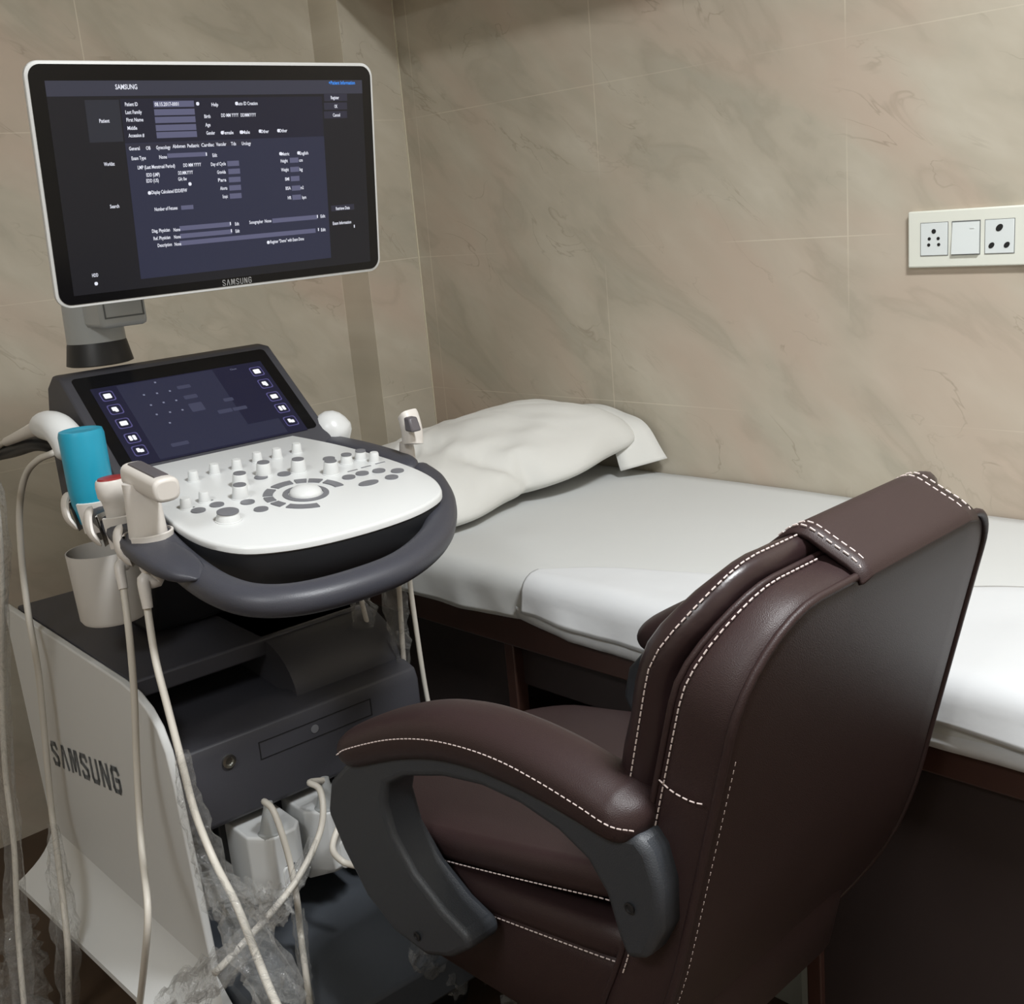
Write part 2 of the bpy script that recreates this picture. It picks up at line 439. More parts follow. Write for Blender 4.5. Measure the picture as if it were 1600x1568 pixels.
# ------------------------------------------------------------------ unseen case added above the frame to cast the band of shade
fr = Frame((-1.95, D, .60)); t = thing('added_shade_case', fr, 'white case added above the view to cast shade on the tiled wall', 'shade caster')
bm = bmn()
prism(bm, [(-2.40, D, .60), (-2.40, D - .05, .575), (-2.40, D - .18, .55), (-2.40, D - .215, .57), (-2.40, D - .205, .80), (-2.40, D - .17, .84), (-2.40, D, .84)], (1.25, 0, 0))
obj('case', bm, CASEW, fr, t, bevel=.01)
bm = bmn(); box(bm, -2.35, -1.22, D - .16, D - .09, .549, .575); obj('shade_case_flap', bm, DARKGREY, fr, t)

# ------------------------------------------------------------------ wall socket plate
fr = Frame((-.94, D, -.125)); t = thing('wall_socket_plate', fr, 'ivory switch and socket plate on the marble tiled wall', 'socket')
bm = bmn(); box(bm, -1.045, -.815, D - .012, D + .001, -.1765, -.0745); obj('cover_plate', bm, PLATE, fr, t, bevel=.003, seg=3)
mods = [(-1.019, -.968), (-.959, -.909), (-.899, -.848)]
z0, z1 = -.1545, -.0965
for i, (x0, x1) in enumerate(mods):
    if i == 1:
        bm = bmn(); box(bm, x0 - .0012, x1 + .0012, D - .0128, D - .011, z0 - .0012, z1 + .0012); obj('switch_frame', bm, GAP, fr, t)
        bm = bmn(); hexa(bm, [(x0, D - .011, z0), (x1, D - .011, z0), (x1, D - .018, z0 + .001), (x0, D - .018, z0 + .001), (x0, D - .011, z1 - .001), (x1, D - .011, z1 - .001), (x1, D - .0132, z1 - .001), (x0, D - .0132, z1 - .001)])
        box(bm, x1 - .017, x1 - .009, D - .0152, D - .0145, z1 - .013, z1 - .011, 0)
        obj('switch_rocker', bm, SWITCHM, fr, t)
    else:
        bm = bmn(); box(bm, x0 - .001, x1 + .001, D - .0126, D - .011, z0 - .001, z1 + .001); obj('socket_frame', bm, GAP, fr, t)
        bm = bmn(); box(bm, x0, x1, D - .0140, D - .011, z0, z1); so = obj('socket_face', bm, SWITCHM, fr, t, bevel=.0006)
        xc = (x0 + x1) / 2; zc = (z0 + z1) / 2
        hs = [(0, .014, .0042), (-.0085, .001, .003), (.0085, .001, .003), (-.0095, -.010, .003), (.0095, -.010, .003)] if i == 0 else [(0, .015, .0058), (-.0135, -.015, .0048), (.0135, -.015, .0048)]
        bm = bmn()
        for dx, dz, r in hs: lathe(bm, [(r, 0), (r, .0006), (0, .0006)], (xc + dx, D - .0140, zc + dz), axis=(0, -1, 0), n=16, sq=(1, 1) if i == 0 else (1.25, .9))
        obj('pin_hole', bm, HOLE, fr, so)

# ------------------------------------------------------------------ ceiling lamp fittings (inferred tube lamp; fill lamp added behind the eye)
def fitting(loc, sx, sy, label):
    fr = Frame((loc[0], loc[1], CE)); t = thing('ceiling_light', fr, label, 'ceiling light')
    bm = bmn(); box(bm, loc[0] - sx / 2 - .03, loc[0] + sx / 2 + .03, loc[1] - sy / 2 - .03, loc[1] + sy / 2 + .03, CE - .025, CE); obj('housing', bm, CASEW, fr, t, bevel=.006)
fitting((.05, .95), .55, .22, 'white ceiling light fitting above the brown chair')
fitting((-.25, -1.05), .9, .5, 'large white housing for the added fill lamp behind the viewer')

# ------------------------------------------------------------------ examination bed
BX0, BX1, BY0, BY1 = -2.44, -.30, 1.335, 2.03
fr = Frame((-1.37, 1.68, -H)); bed = thing('examination_bed', fr, 'dark brown wooden examination bed standing along the tiled wall', 'bed')
bm = bmn(); box(bm, BX0, BX1, BY0 - .012, BY0 + .02, -.785, -.715); box(bm, BX0, BX1, BY1 - .03, BY1, -.785, -.715); box(bm, BX1 - .03, BX1, BY0, BY1, -.785, -.715); box(bm, BX0, BX0 + .03, BY0, BY1, -.785, -.715)
obj('rail', bm, WOODR, fr, bed, bevel=.004)
bm = bmn(); box(bm, BX0 + .02, BX1 - .02, BY0 + .01, BY1 - .02, -.735, -.722); obj('bed_board', bm, WOOD, fr, bed)
for x in (-1.485, -.85, BX0, BX1 - .045):
    bm = bmn(); box(bm, x, x + .026, BY0 - .006, BY0 + .024, -H, -.78); obj('leg', bm, WOODR, fr, bed, bevel=.003)
for x in (BX0, BX1 - .045):
    bm = bmn(); box(bm, x, x + .04, BY1 - .04, BY1, -H, -.78); obj('leg', bm, WOOD, fr, bed, bevel=.003)
bm = bmn(); box(bm, -.824, BX1 - .045, BY0 + .004, BY0 + .018, -H + .02, -.783); obj('front_panel', bm, WOOD, fr, bed)
bm = bmn(); box(bm, BX0 + .03, -1.485, BY0 + .012, BY0 + .024, -H + .02, -.783); obj('front_panel', bm, WOOD, fr, bed)
bm = bmn(); box(bm, -1.459, -.85, BY0 + .016, BY0 + .026, -.87, -.783); obj('front_panel', bm, WOOD, fr, bed)
bm = bmn(); box(bm, -1.459, -.85, BY0 + .03, BY1 - .05, -1.0, -.985); obj('under_shelf', bm, WOOD, fr, bed)
bm = bmn(); box(bm, BX0 + .03, BX1 - .03, BY1 - .035, BY1 - .02, -H + .02, -.78); obj('back_panel', bm, WOOD, fr, bed)
bm = bmn(); box(bm, -1.16, -.905, 1.40, 1.62, -H, -1.12); prism(bm, [(-1.16, 1.40, -1.12), (-.905, 1.40, -1.12), (-.905, 1.33 + .02, -1.135), (-1.16, 1.35, -1.135)], (0, 0, .003))
o = obj('storage_box', bm, BOXM, Frame((-1.03, 1.5, -H)), smooth=False); tagit(o, 'pale grey box pushed under the brown bed behind the chair', 'box')

MZ = -.645
fr = Frame((-1.37, 1.68, -.72)); bm = bmn(); box(bm, BX0 + .01, BX1 - .005, BY0 + .012, BY1 - .005, -.7155, MZ)
o = obj('mattress', bm, SHEET, fr, bevel=.02, seg=4); tagit(o, 'thin white mattress lying on the dark wooden bed under the sheets', 'mattress')

def drape(bm, x0, x1, ya, yb, zt, zb, nx, nd, wav, hemf, seed, yshift=0.0):
    """sheet over the mattress: flat from yb (wall) to ya (front), then hanging down to zb"""
    rows = []
    prof = [(yb, zt)] + [(yb + (ya + .035 - yb) * k / 22, zt) for k in range(1, 23)]
    for k in range(1, 8):
        a = math.pi / 2 * k / 7; prof.append((ya + .035 - .035 * math.sin(a), zt - .035 * (1 - math.cos(a))))
    z_s = zt - .035
    for k in range(1, nd + 1): prof.append((ya, z_s + (zb - z_s) * k / nd))
    for i in range(nx + 1):
        x = x0 + (x1 - x0) * i / nx; row = []
        for k, (y, z) in enumerate(prof):
            nzv = fbm((x * 3 + seed, y * 6, z * 5), 1.0, 3)
            hang = max(0, (zt - z) / (zt - zb)) if zb < zt else 0
            zz = z + hemf(x) * (hang ** 1.5) + wav * nzv * (1 - hang * .5) * (.6 if hang == 0 else 1)
            yy = y - hang * (.006 + .008 * fbm((x * 9 + seed, 0, z * 8), 1, 2)) + yshift * hang
            row.append(bm.verts.new((x, yy, zz)))
        rows.append(row)
    for A, B in zip(rows, rows[1:]):
        for j in range(len(A) - 1): bm.faces.new((A[j], B[j], B[j + 1], A[j + 1]))
frs = Frame((-1.37, 1.68, MZ))
bm = bmn(); drape(bm, BX0 - .003, BX1 + .003, 1.318, 2.044, MZ + .006, -.722, 200, 6, .0035, lambda x: .007 * math.sin(x * 5 + 1) + .003 * math.sin(x * 17), 3)
o = obj('bed_sheet', bm, SHEET, frs, angle=180); tagit(o, 'grey white cotton sheet spread over the whole bed mattress', 'bed sheet')
o.modifiers.new('thick', 'SOLIDIFY').thickness = .0012
# upper disposable sheet, its far edge running diagonally across the bed
bm = bmn()
E1 = cr([V(-1.40, 1.352, 0), V(-1.30, 1.43, 0), V(-1.10, 1.505, 0), (-.90, 1.568, 0), (-.68, 1.69, 0), (-.45, 1.80, 0), (-.285, 1.86, 0)], 20)
rows = []
for p in E1:
    row = []
    for k in range(26):
        t = k / 25
        yf = 1.305
        if t < .6: y = p.y + (yf + .04 - p.y) * (t / .6); z = MZ + .0125; h = 0
        elif t < .8:
            a = math.pi / 2 * (t - .6) / .2; y = yf + .04 - .04 * math.sin(a); z = MZ + .0125 - .04 * (1 - math.cos(a)); h = 0
        else: h = (t - .8) / .2; y = yf; z = MZ - .0275 - h * .032
        nzv = fbm((p.x * 4, y * 8, 7), 1, 3)
        z += .003 * nzv + (0 if t > .02 else -.004); y -= .006 * h * (1 + fbm((p.x * 9, 3, 3), 1, 2))
        if t > .6: z += .006 * math.sin(p.x * 7) * (t - .6) / .4
        row.append(bm.verts.new((p.x, y, z)))
    rows.append(row)
for A, B in zip(rows, rows[1:]):
    for j in range(25): bm.faces.new((A[j], B[j], B[j + 1], A[j + 1]))
o = obj('top_sheet', bm, SHEET2, frs, angle=180); tagit(o, 'bright white top sheet laid over the front half of the bed behind the chair', 'bed sheet')
o.modifiers.new('thick', 'SOLIDIFY').thickness = .0012
# lower fold of the bedding peeping out below the hem
bm = bmn(); rows = []
for i in range(81):
    x = -1.42 + (BX1 + 1.42) * i / 80; row = []
    for k, (y, z) in enumerate(((1.335, -.70), (1.318, -.703), (1.309, -.712), (1.308, -.722), (1.309, -.733))):
        row.append(bm.verts.new((x, y + .003 * fbm((x * 12, k, 0)), z - .004 * math.sin(i / 80 * 3) + (.018 * max(0, 1 - i / 9) if k > 1 else 0))))
    rows.append(row)
for A, B in zip(rows, rows[1:]):
    for j in range(4): bm.faces.new((A[j], B[j], B[j + 1], A[j + 1]))
o = obj('under_sheet', bm, SHEET2, frs, angle=180); tagit(o, 'white under sheet edge showing below the hem on the bed front', 'bed sheet')
o.modifiers.new('thick', 'SOLIDIFY').thickness = .001

# ------------------------------------------------------------------ pillow
frp = Frame((-2.05, 1.72, MZ + .008)); pil = thing('pillow', frp, 'plump white pillow lying at the head of the bed against the wall', 'pillow')
def sst(a, b, x): x = min(1, max(0, (x - a) / (b - a))); return x * x * (3 - 2 * x)
def pmap(u, v, d, r):
    # u along bed (0 left .. 1 right), v across (0 front .. 1 wall)
    x = -2.42 + u * .722; y = 1.365 + v * .67
    x += .04 * (v - .5) * u + .03 * max(0, .25 - v) * u + (.014 * math.sin(v * 13 - .6) * u if u > .8 else 0)
    hk = .42 + .62 * sst(.05, .66, u) - .10 * sst(.8, 1, u)
    z = MZ + .008
    lift = .065 * max(0, v - .2) ** 1.3 * 1.3 * hk
    if d > .03:
        d = d * hk
        q = (u + v * .55)
        fold = .012 * noise.noise(V(q * 9, (v - u) * 2.2, 4)) + .007 * noise.noise(V(q * 20, (v - u) * 3.5, 9))
        cdist = (u - .70) - (v - .30) * .30; fold -= .026 * math.exp(-(cdist / .030) ** 2) * sst(.8, .15, v)
        cdist = (u - .86) - (v - .5) * .15; fold -= .010 * math.exp(-(cdist / .03) ** 2) * sst(.9, .45, v)
        fold -= .024 * math.exp(-((v - .47 + (1 - u) * .9) / .035) ** 2) * sst(.62, .95, u)
        d += fold * (1 if r < .97 else .5)
    x -= .022 * math.exp(-((v - .47) / .03) ** 2) * sst(.85, 1, u)
    return V(x, y, max(z + lift + d, MZ + .012))
ol = densify(rrect(.5, .5, .5, .5, .10, 5), .02)
ol = [(.5 + (u - .5) * (1 - .05 * (1 - (2 * v - 1) ** 2)), .5 + (v - .5) * (1 - .05 * (1 - (2 * u - 1) ** 2))) for u, v in ol]
prof = [(0, .0)] + [(i / 8, 0) for i in range(1, 8)] + [(1, .02)] + [(math.cos(math.pi / 2 * k / 14) ** .75 if k < 14 else 0, .02 + .125 * math.sin(math.pi / 2 * k / 14) ** .85) for k in range(1, 15)]
bm = bmn(); puff(bm, ol, prof, pmap); obj('pillow_body', bm, PILLOWM, frp, pil, angle=180, subsurf=1)
# flange of the pillow case: thin free hem on the right and far right corner
base = [V(-2.10, 1.98, -.53), V(-1.97, 1.98, -.525), V(-1.85, 1.975, -.53), V(-1.755, 1.965, -.555), V(-1.712, 1.95, -.618)]
tip = [V(-2.04, 2.038, -.495), V(-1.93, 2.04, -.488), V(-1.79, 2.04, -.492), V(-1.694, 2.036, -.528), V(-1.636, 2.03, -.600)]
CB = cr(base, 10); CT = cr(tip, 10); bm = bmn(); rows = []
for i in range(41):
    t = i / 40
    a = CB[i]; b = CT[i]
    rows.append([bm.verts.new(a.lerp(b, s / 4) + V(0, 0, .003 * math.sin(t * 20) * s / 4)) for s in range(5)])
for A, B in zip(rows, rows[1:]):
    for j in range(4): bm.faces.new((A[j], B[j], B[j + 1], A[j + 1]))
o = obj('pillowcase_hem', bm, PILLOWM, frp, pil, angle=180); o.modifiers.new('thick', 'SOLIDIFY').thickness = .003

# ------------------------------------------------------------------ ultrasound machine
A0, B0 = -1.85, .78
fm = Frame((A0, B0, -H), True)
us = thing('ultrasound_machine', fm, 'white and charcoal ultrasound machine on wheels with a large monitor', 'ultrasound machine')
BL, BR = .55, 1.01
# -- cart body
bm = bmn()
box(bm, -2.27, -1.69, BL + .008, BR - .008, -.70, -.668)      # top shelf
box(bm, -2.27, -1.95, BL + .008, BR - .008, -1.12, -.69)      # rear block
obj('cart_body', bm, DARKGREY, fm, us, bevel=.004)
bm = bmn()
prism(bm, [(-1.96, BL + .01, -.735), (-1.66, BL + .01, -.752), (-1.615, BL + .01, -.742), (-1.56, BL + .01, -.757), (-1.553, BL + .01, -.775), (-1.553, BL + .01, -.885), (-1.56, BL + .01, -.893), (-1.63, BL + .01, -.90), (-1.66, BL + .01, -1.09), (-1.96, BL + .01, -1.10)], (0, BR - BL - .02, 0))
fp = obj('front_housing', bm, DARKGREY, fm, us, bevel=.003)
# inset slot drawn as thin groove strips + badge + screw
bm = bmn(); ga = -1.5525; b0_, b1_ = .690, .900; zt_, zb_ = -.778, -.808
for (p0, p1, q0, q1) in ((b0_, b1_, zt_ - .0012, zt_), (b0_, b1_, zb_, zb_ + .0012), (b0_, b0_ + .0016, zb_, zt_), (b1_ - .0016, b1_, zb_, zt_)):
    box(bm, ga - .002, ga + .0004, p0, p1, q0, q1)
obj('drive_slot_seam', bm, RUBBER, fm, fp)
bm = bmn(); lathe(bm, [(.007, 0), (.007, .001), (0, .0012)], (ga, .79, -.792), axis=(1, 0, 0)); obj('round_mark', bm, BTN, fm, fp)
bm = bmn(); lathe(bm, [(.011, -.002), (.011, .004), (.007, .0045), (.006, .0015), (0, .0015)], (ga, .637, -.788), axis=(1, 0, 0)); obj('port_ring', bm, METAL, fm, fp)
# curved hump between shelf and ledge
bm = bmn()
hp = [(-1.70, -.668)] + [(-1.70 + .105 * math.sin(math.pi / 2 * k / 8), -.672 - .09 * (1 - math.cos(math.pi / 2 * k / 8))) for k in range(0, 9)] + [(-1.93, -.762), (-1.93, -.668)]
prism(bm, [(a, .79, z) for a, z in hp], (0, BR - .79 - .01, 0)); obj('drive_cover', bm, DARKGREY, fm, us, angle=30)
# foot deck
bm = bmn()
prism(bm, [(-1.68, BL, -1.085), (-1.60, BL, -1.095), (-1.34, BL + .0, -1.115), (-1.315, BL, -1.13), (-1.32, BL, -1.20), (-2.30, BL, -1.24), (-2.30, BL, -1.11)], (0, BR - BL, 0))
obj('foot_deck', bm, mat('slate_footrest', srgb(62, 66, 72), .55, bump=(900, .2, 'n')), fm, us, bevel=.006)
bm = bmn(); box(bm, -2.20, -1.42, .60, .96, -1.27, -1.20); obj('chassis', bm, BLACKP, fm, us, bevel=.01)
for a, b in ((-1.46, .64), (-1.46, .92), (-2.16, .64), (-2.16, .92)):
    bm = bmn(); lathe(bm, [(.012, -.018), (.052, -.016), (.056, -.010), (.056, .010), (.052, .016), (.012, .018)], (a, b, -H + .056), axis=(0, 1, 0))
    box(bm, a - .02, a + .02, b - .022, b + .022, -H + .07, -1.24)
    obj('caster', bm, RUBBER, fm, us)
# white side panels with skirt
def side(b, s, lab):
    oldlen = None
    pts = [(-2.285, -.664)] + [(-1.68 + .0, -.657)]
    pts += [(-1.625, -.662), (-1.585, -.675), (-1.555, -.697), (-1.536, -.73), (-1.527, -.78), (-1.515, -.95), (-1.505, -1.098), (-2.27, -1.16)]
    if s < 0: pts = [(a if a < -1.8 else a - .16, z) for a, z in pts]
    bm = bmn(); rows = []
    # curved inwards a little toward the rear edge
    def bend(a): return b
    outer = [V(a, bend(a) - (0), z) for a, z in pts]
    prism(bm, outer, (0, s * -.013, 0))
    sp = obj('side_panel', bm, PANELW, fm, us, bevel=.003, seg=3, label=lab)
    bm = bmn()
    rows = []
    for t in [i / 12 for i in range(13)]:
        a_in = -2.27 + t * (.775); z_in = -1.135 + t * .052
        a_out = -2.24 + t * .86; b_out = .445 + .03 * t; z_out = -1.215 + t * .055
        bo = b - s * (.55 - b_out)
        p0 = V(a_in, b - s * .012, z_in); p2 = V(a_out, bo, z_out); p1 = V((a_in + a_out) / 2, b - s * .022, z_out + .03)
        row = []
        for k in range(9):
            u = k / 8; row.append(p0 * (1 - u) ** 2 + p1 * 2 * u * (1 - u) + p2 * u * u)
        row += [V(a_out, bo, z_out - .012), V(a_out - .03, b - s * .0, z_out - .02)]
        rows.append([bm.verts.new(p) for p in row])
    for A, B in zip(rows, rows[1:]):
        for j in range(len(A)): bm.faces.new((A[j], B[j], B[(j + 1) % len(A)], A[(j + 1) % len(A)]))
    bm.faces.new(rows[0]); bm.faces.new(rows[-1][::-1])
    obj('skirt', bm, WHITEP, fm, us, angle=50)
    return sp
spl = side(BL, 1, 'white side panel with the grey logo'); spr = side(BR, -1, None)
# logo on left panel: letters run from rear to front
pL = mb(80, 1165, BL - .0142); pR = mb(186, 1222, BL - .0142)
pB = mb(184, 1234, BL - .0142); pT = mb(184, 1204, BL - .0142)
hh = pT.z - pB.z; z_l = mb(82, 1188, BL - .0142).z
bm = bmn(); put_logo(bm, lambda x, y: V(pL.x + x, BL - .0142, z_l + (pB.z - z_l) * x / (pR.x - pL.x) + y), pR.x - pL.x, hh, .30)
obj('panel_logo', bm, LOGOM, fm, spl)

# -- lift column and console underside
bm = bmn()
prism(bm, [(-2.06, .66, -.665), (-1.86, .66, -.665), (-1.72, .66, -.45), (-1.72, .66, -.40), (-2.04, .66, -.40)], (0, .24, 0)); obj('lift_column', bm, BLACKP, fm, us, bevel=.012)
# console tub under the deck
OUT = [(-1.735, .648), (-1.72, .64), (-1.64, .612), (-1.56, .594), (-1.48, .584), (-1.42, .585), (-1.375, .597), (-1.34, .62), (-1.318, .66), (-1.305, .71), (-1.30, .78)]
OUT = OUT + [(a, 1.56 - b) for a, b in OUT[-2::-1]]
def dtop(a, b, off): return V(a, b, deckz(a) + off)
def deckprof(bm, outs, offs):
    rings = [[bm.verts.new(dtop(-1.53 + (a + 1.53) * s, .78 + (b - .78) * s, o)) for a, b in outs] for s, o in zip(*offs)]
    for A, B in zip(rings, rings[1:]):
        n = len(A)
        for j in range(n): bm.faces.new((A[j], A[(j + 1) % n], B[(j + 1) % n], B[j]))
    bm.faces.new(rings[0][::-1]); bm.faces.new(rings[-1])
OUTS = [(p.x, p.y) for p in cr([(a, b, 0) for a, b in OUT], 4)]
bm = bmn(); deckprof(bm, OUTS, ((.80, .93, .985, .99), (-.085, -.062, -.030, -.0125))); obj('console_tub', bm, BLACKP, fm, us, angle=60)
bm = bmn(); deckprof(bm, OUTS, ((.985, 1.0, 1.0, .995, .985), (-.013, -.010, -.004, -.0010, 0))); cons = obj('control_deck', bm, WHITEP, fm, us, angle=50)
DN = V(DK, 0, 1).normalized()
def onDeck(a, b, off=0): return V(a, b, deckz(a)) + DN * off
def knob(px, py, r, h, cap=None, name='knob', rt=.85):
    """pixel of the top centre"""
    d = mray(px, py); k = (-.345 - DK * 1.73 + h) / (DK * d.x + d.z); p = d * k; a, b = p.x, p.y
    c = onDeck(a, b)
    bm = bmn(); lathe(bm, [(r * 1.08, -.001), (r * 1.08, .001), (r, .0015), (r * rt, h - .0015), (r * rt - .001, h), (0, h)], c, axis=DN, n=20)
    o = obj(name, bm, WHITEP, fm, cons)
    if cap:
        bm = bmn(); lathe(bm, [(cap, h - .0002), (cap, h + .0012), (cap * .8, h + .0016), (0, h + .0014)], c, axis=DN, n=20); obj('knob_cap', bm, BTN, fm, o)
for p in ((300, 735), (333, 724), (368, 717), (400, 706), (431, 700), (462, 692)): knob(*p, .0085, .016)
for p in ((373, 739), (410, 722), (464, 717), (515, 720), (373, 757)): knob(*p, .0125, .020, .0095)
for p in ((540, 710), (562, 704)): knob(*p, .010, .014, .0085)
knob(583, 706, .0085, .016)
for p in ((288, 777), (317, 767)): knob(*p, .0085, .016)
knob(355, 799, .0175, .012, .0155)
def button(px, py, ra, rb, rot=0, off=.0012, name='button'):
    p = deck(px, py); bm = bmn()
    e = [];
    for k in range(20):
        t = 2 * math.pi * k / 20; x = ra * math.cos(t); y = rb * math.sin(t)
        e.append(onDeck(p.x + x * math.cos(rot) - y * math.sin(rot), p.y + x * math.sin(rot) + y * math.cos(rot), -.0005))
    prism(bm, e, DN * (off + .0012)); return obj(name, bm, BTN, fm, cons)
for p in ((310, 798), (339, 789), (387, 785), (408, 796), (408, 746), (444, 741), (545, 746), (566, 740), (592, 736), (621, 736), (612, 746)): button(*p, .0095, .0105)
button(576, 755, .009, .017)
button(514, 717, .009, .010)
# trackball and its ring of curved keys
tb = deck(478, 771)
bm = bmn(); lathe(bm, [(.034, -.0005), (.034, .0015), (.026, .0018), (.026, -.0005)], onDeck(tb.x, tb.y), axis=DN, n=40); obj('trackball_ring', bm, BTN, fm, cons)
bm = bmn(); lathe(bm, [(.0245 * math.cos(k * math.pi / 16), .0005 + .0135 * math.sin(k * math.pi / 16)) for k in range(0, 9)], onDeck(tb.x, tb.y), axis=DN, n=32); obj('trackball', bm, WHITEP, fm, cons)
def arckey(a0, a1, r0, r1):
    bm = bmn(); pts = []
    a0, a1 = math.radians(a0), math.radians(a1)
    for k in range(9): t = a0 + (a1 - a0) * k / 8; pts.append(onDeck(tb.x + r1 * math.cos(t), tb.y + r1 * math.sin(t), -.0005))
    for k in range(8, -1, -1): t = a0 + (a1 - a0) * k / 8; pts.append(onDeck(tb.x + r0 * math.cos(t), tb.y + r0 * math.sin(t), -.0005))
    prism(bm, pts, DN * .0024); obj('arc_key', bm, BTN, fm, cons)
# angle 0 = toward the user (front), 90 = to the right
for k, (t0, t1) in enumerate(((172, 206), (215, 243), (250, 268), (275, 293), (302, 348), (125, 145), (148, 166), (85, 118))):
    arckey(t0, t1, .048, .062)
# dashes of printed legend
for p in ((295, 794), (324, 783), (551, 735), (572, 729), (594, 723)):
    bm = bmn(); q = deck(*p); hexa(bm, [onDeck(q.x + x, q.y + y, o) for o in (-.0003, .0004) for x, y in ((-.0014, -.009), (.0014, -.009), (.0014, .009), (-.0014, .009))])
    obj('printed_mark', bm, BTN, fm, cons)

# -- touch panel
TY = .0  # touch panel frame
tc = V(-1.812, .792, -.277); tilt = .896
tup = V(-math.sin(tilt), 0, math.cos(tilt)); tu = V(0, 1, 0); tn = V(math.cos(tilt), 0, math.sin(tilt))
TW, TH = .352, .2
def tpt(s, t, o=0): return tc + tu * s + tup * t + tn * o
def tst(px, py):
    d = mray(px, py); p = d * (tc.dot(tn) / d.dot(tn)); return (p - tc).dot(tu), (p - tc).dot(tup)
bm = bmn()
pr = [(-1.705, -.365), (-1.733, -.338), (-1.897, -.206), (-1.93, -.203), (-1.965, -.225), (-2.0, -.31), (-2.0, -.43), (-1.9, -.46), (-1.72, -.42)]
rows = []
for b, k in ((.600, .985), (.608, 1), (.975, 1), (.983, .985)):
    rows.append([bm.verts.new((-1.85 + (a + 1.85) * k, b + (.025 if z > -.3 and False else 0), -.3 + (z + .3) * k)) for a, z in pr])
n = len(pr)
for A, B in zip(rows, rows[1:]):
    for j in range(n): bm.faces.new((A[j], B[j], B[(j + 1) % n], A[(j + 1) % n]))
bm.faces.new(rows[0]); bm.faces.new(rows[-1][::-1])
tp = obj('touch_panel_housing', bm, DARKGREY, fm, us, bevel=.003)
bm = bmn(); ol = rrect(0, 0, TW / 2, TH / 2 + .004, .008, 4); prism(bm, [tpt(s, t, -.001) for s, t in ol], tn * .0035); obj('touch_glass', bm, GLASSB, fm, tp)
SCR_D = emis('touch_dark_blue', srgb(17, 17, 44)); SCR_G = emis('touch_greyblue', srgb(36, 38, 60)); WHT = emis('screen_white', (1, 1, 1.05, 1), .95); DIMW = emis('screen_dim', srgb(125, 128, 150))
GLOW = emis('touch_purple', srgb(84, 80, 130))
bm = bmn()
def quad(bm, pts, mi=0): bm.faces.new([bm.verts.new(p) for p in pts]).material_index = mi
L0, L1 = tst(140, 615)[0], tst(440, 585)[0]
sL, tT = tst(150, 607); sR, tB = tst(455, 680)
cL = tst(173, 604)[0]; cR = tst(380, 573)[0]; t_hi = tst(280, 588)[1]; t_lo = tst(340, 700)[1]
quad(bm, [tpt(-.155, t_lo - .004, .0027), tpt(.155, t_lo - .004, .0027), tpt(.155, t_hi + .002, .0027), tpt(-.155, t_hi + .002, .0027)], 0)
quad(bm, [tpt(-.112, t_lo, .0029), tpt(.118, t_lo, .0029), tpt(.118, t_hi, .0029), tpt(-.112, t_hi, .0029)], 1)
quad(bm, [tpt(.06, t_lo + .035, .0030), tpt(.118, t_lo + .035, .0030), tpt(.118, t_hi, .0030), tpt(.06, t_hi, .0030)], 0)
DB = bm
li = [(161, 622), (177, 642), (189, 664), (202, 687), (216, 706)]; ri = [(401, 582), (414, 601), (428, 621), (441, 639), (455, 659)]
for k, p in enumerate(li + ri):
    bm = bmn(); s, t = tst(*p)
    s = -.134 if k < 5 else .136
    for (hw, mi, o) in ((.0115, 1, .0031), (.0098, 2, .0032)):
        bm.faces.new([bm.verts.new(tpt(x, y, o)) for x, y in rrect(s, t, hw, hw, .004, 3)]).material_index = mi
    g = [(0, 0, .006, .0055), (-.001, 0, .0045, .0058), (0, 0, .006, .0048), (-.003, 0, .0028, .0055), (.0035, .001, .0026, .004)]
    kk = k % 5
    sh = {0: [(0, 0, .0062, .0055)], 1: [(-.001, .001, .0045, .0045), (.001, -.002, .003, .004)], 2: [(0, 0, .0062, .0050)], 3: [(-.0033, 0, .0027, .0055), (.0033, 0, .0027, .0055)], 4: [(-.002, .001, .003, .0045), (.0025, -.001, .0035, .0035)]}[kk]
    for (dx, dy, a_, b_) in sh:
        bm.faces.new([bm.verts.new(tpt(x, y, .0033)) for x, y in rrect(s + dx, t + dy, a_, b_, .0018, 3)]).material_index = 0
    obj('touch_icon', bm, [WHT, GLOW, SCR_D], fm, tp, smooth=False)
bm = DB
def crop5(x, y): return 90 + x / 3.902, 540 + y / 3.902
for (x, y) in ((525, 308), (605, 298), (683, 284), (568, 370), (645, 354), (722, 341), (603, 427), (684, 413), (760, 399), (683, 478), (593, 232)):
    s, t = tst(*crop5(x, y)); bm.faces.new([bm.verts.new(tpt(u, v, .0032)) for u, v in rrect(s, t, .0017, .0017, .0006, 2)]).material_index = 2
for (x, y, w_, h_) in ((768, 258, .024, .008), (810, 318, .024, .009), (848, 380, .024, .02), (1040, 335, .018, .008), (1020, 405, .026, .009), (1110, 388, .026, .008), (745, 605, .03, .008)):
    s, t = tst(*crop5(x, y)); bm.faces.new([bm.verts.new(tpt(u, v, .00312)) for u, v in rrect(s, t, w_ / 2, h_ / 2, .002, 2)]).material_index = 3
s, t = tst(*crop5(1052, 158)); put_text(bm, 'Close', lambda x, y: tpt(s + x, t + y, .0032), width=.012, mi=2)
obj('touch_display', bm, [SCR_D, SCR_G, DIMW, emis('touch_key', srgb(60, 62, 84))], fm, tp, smooth=False)

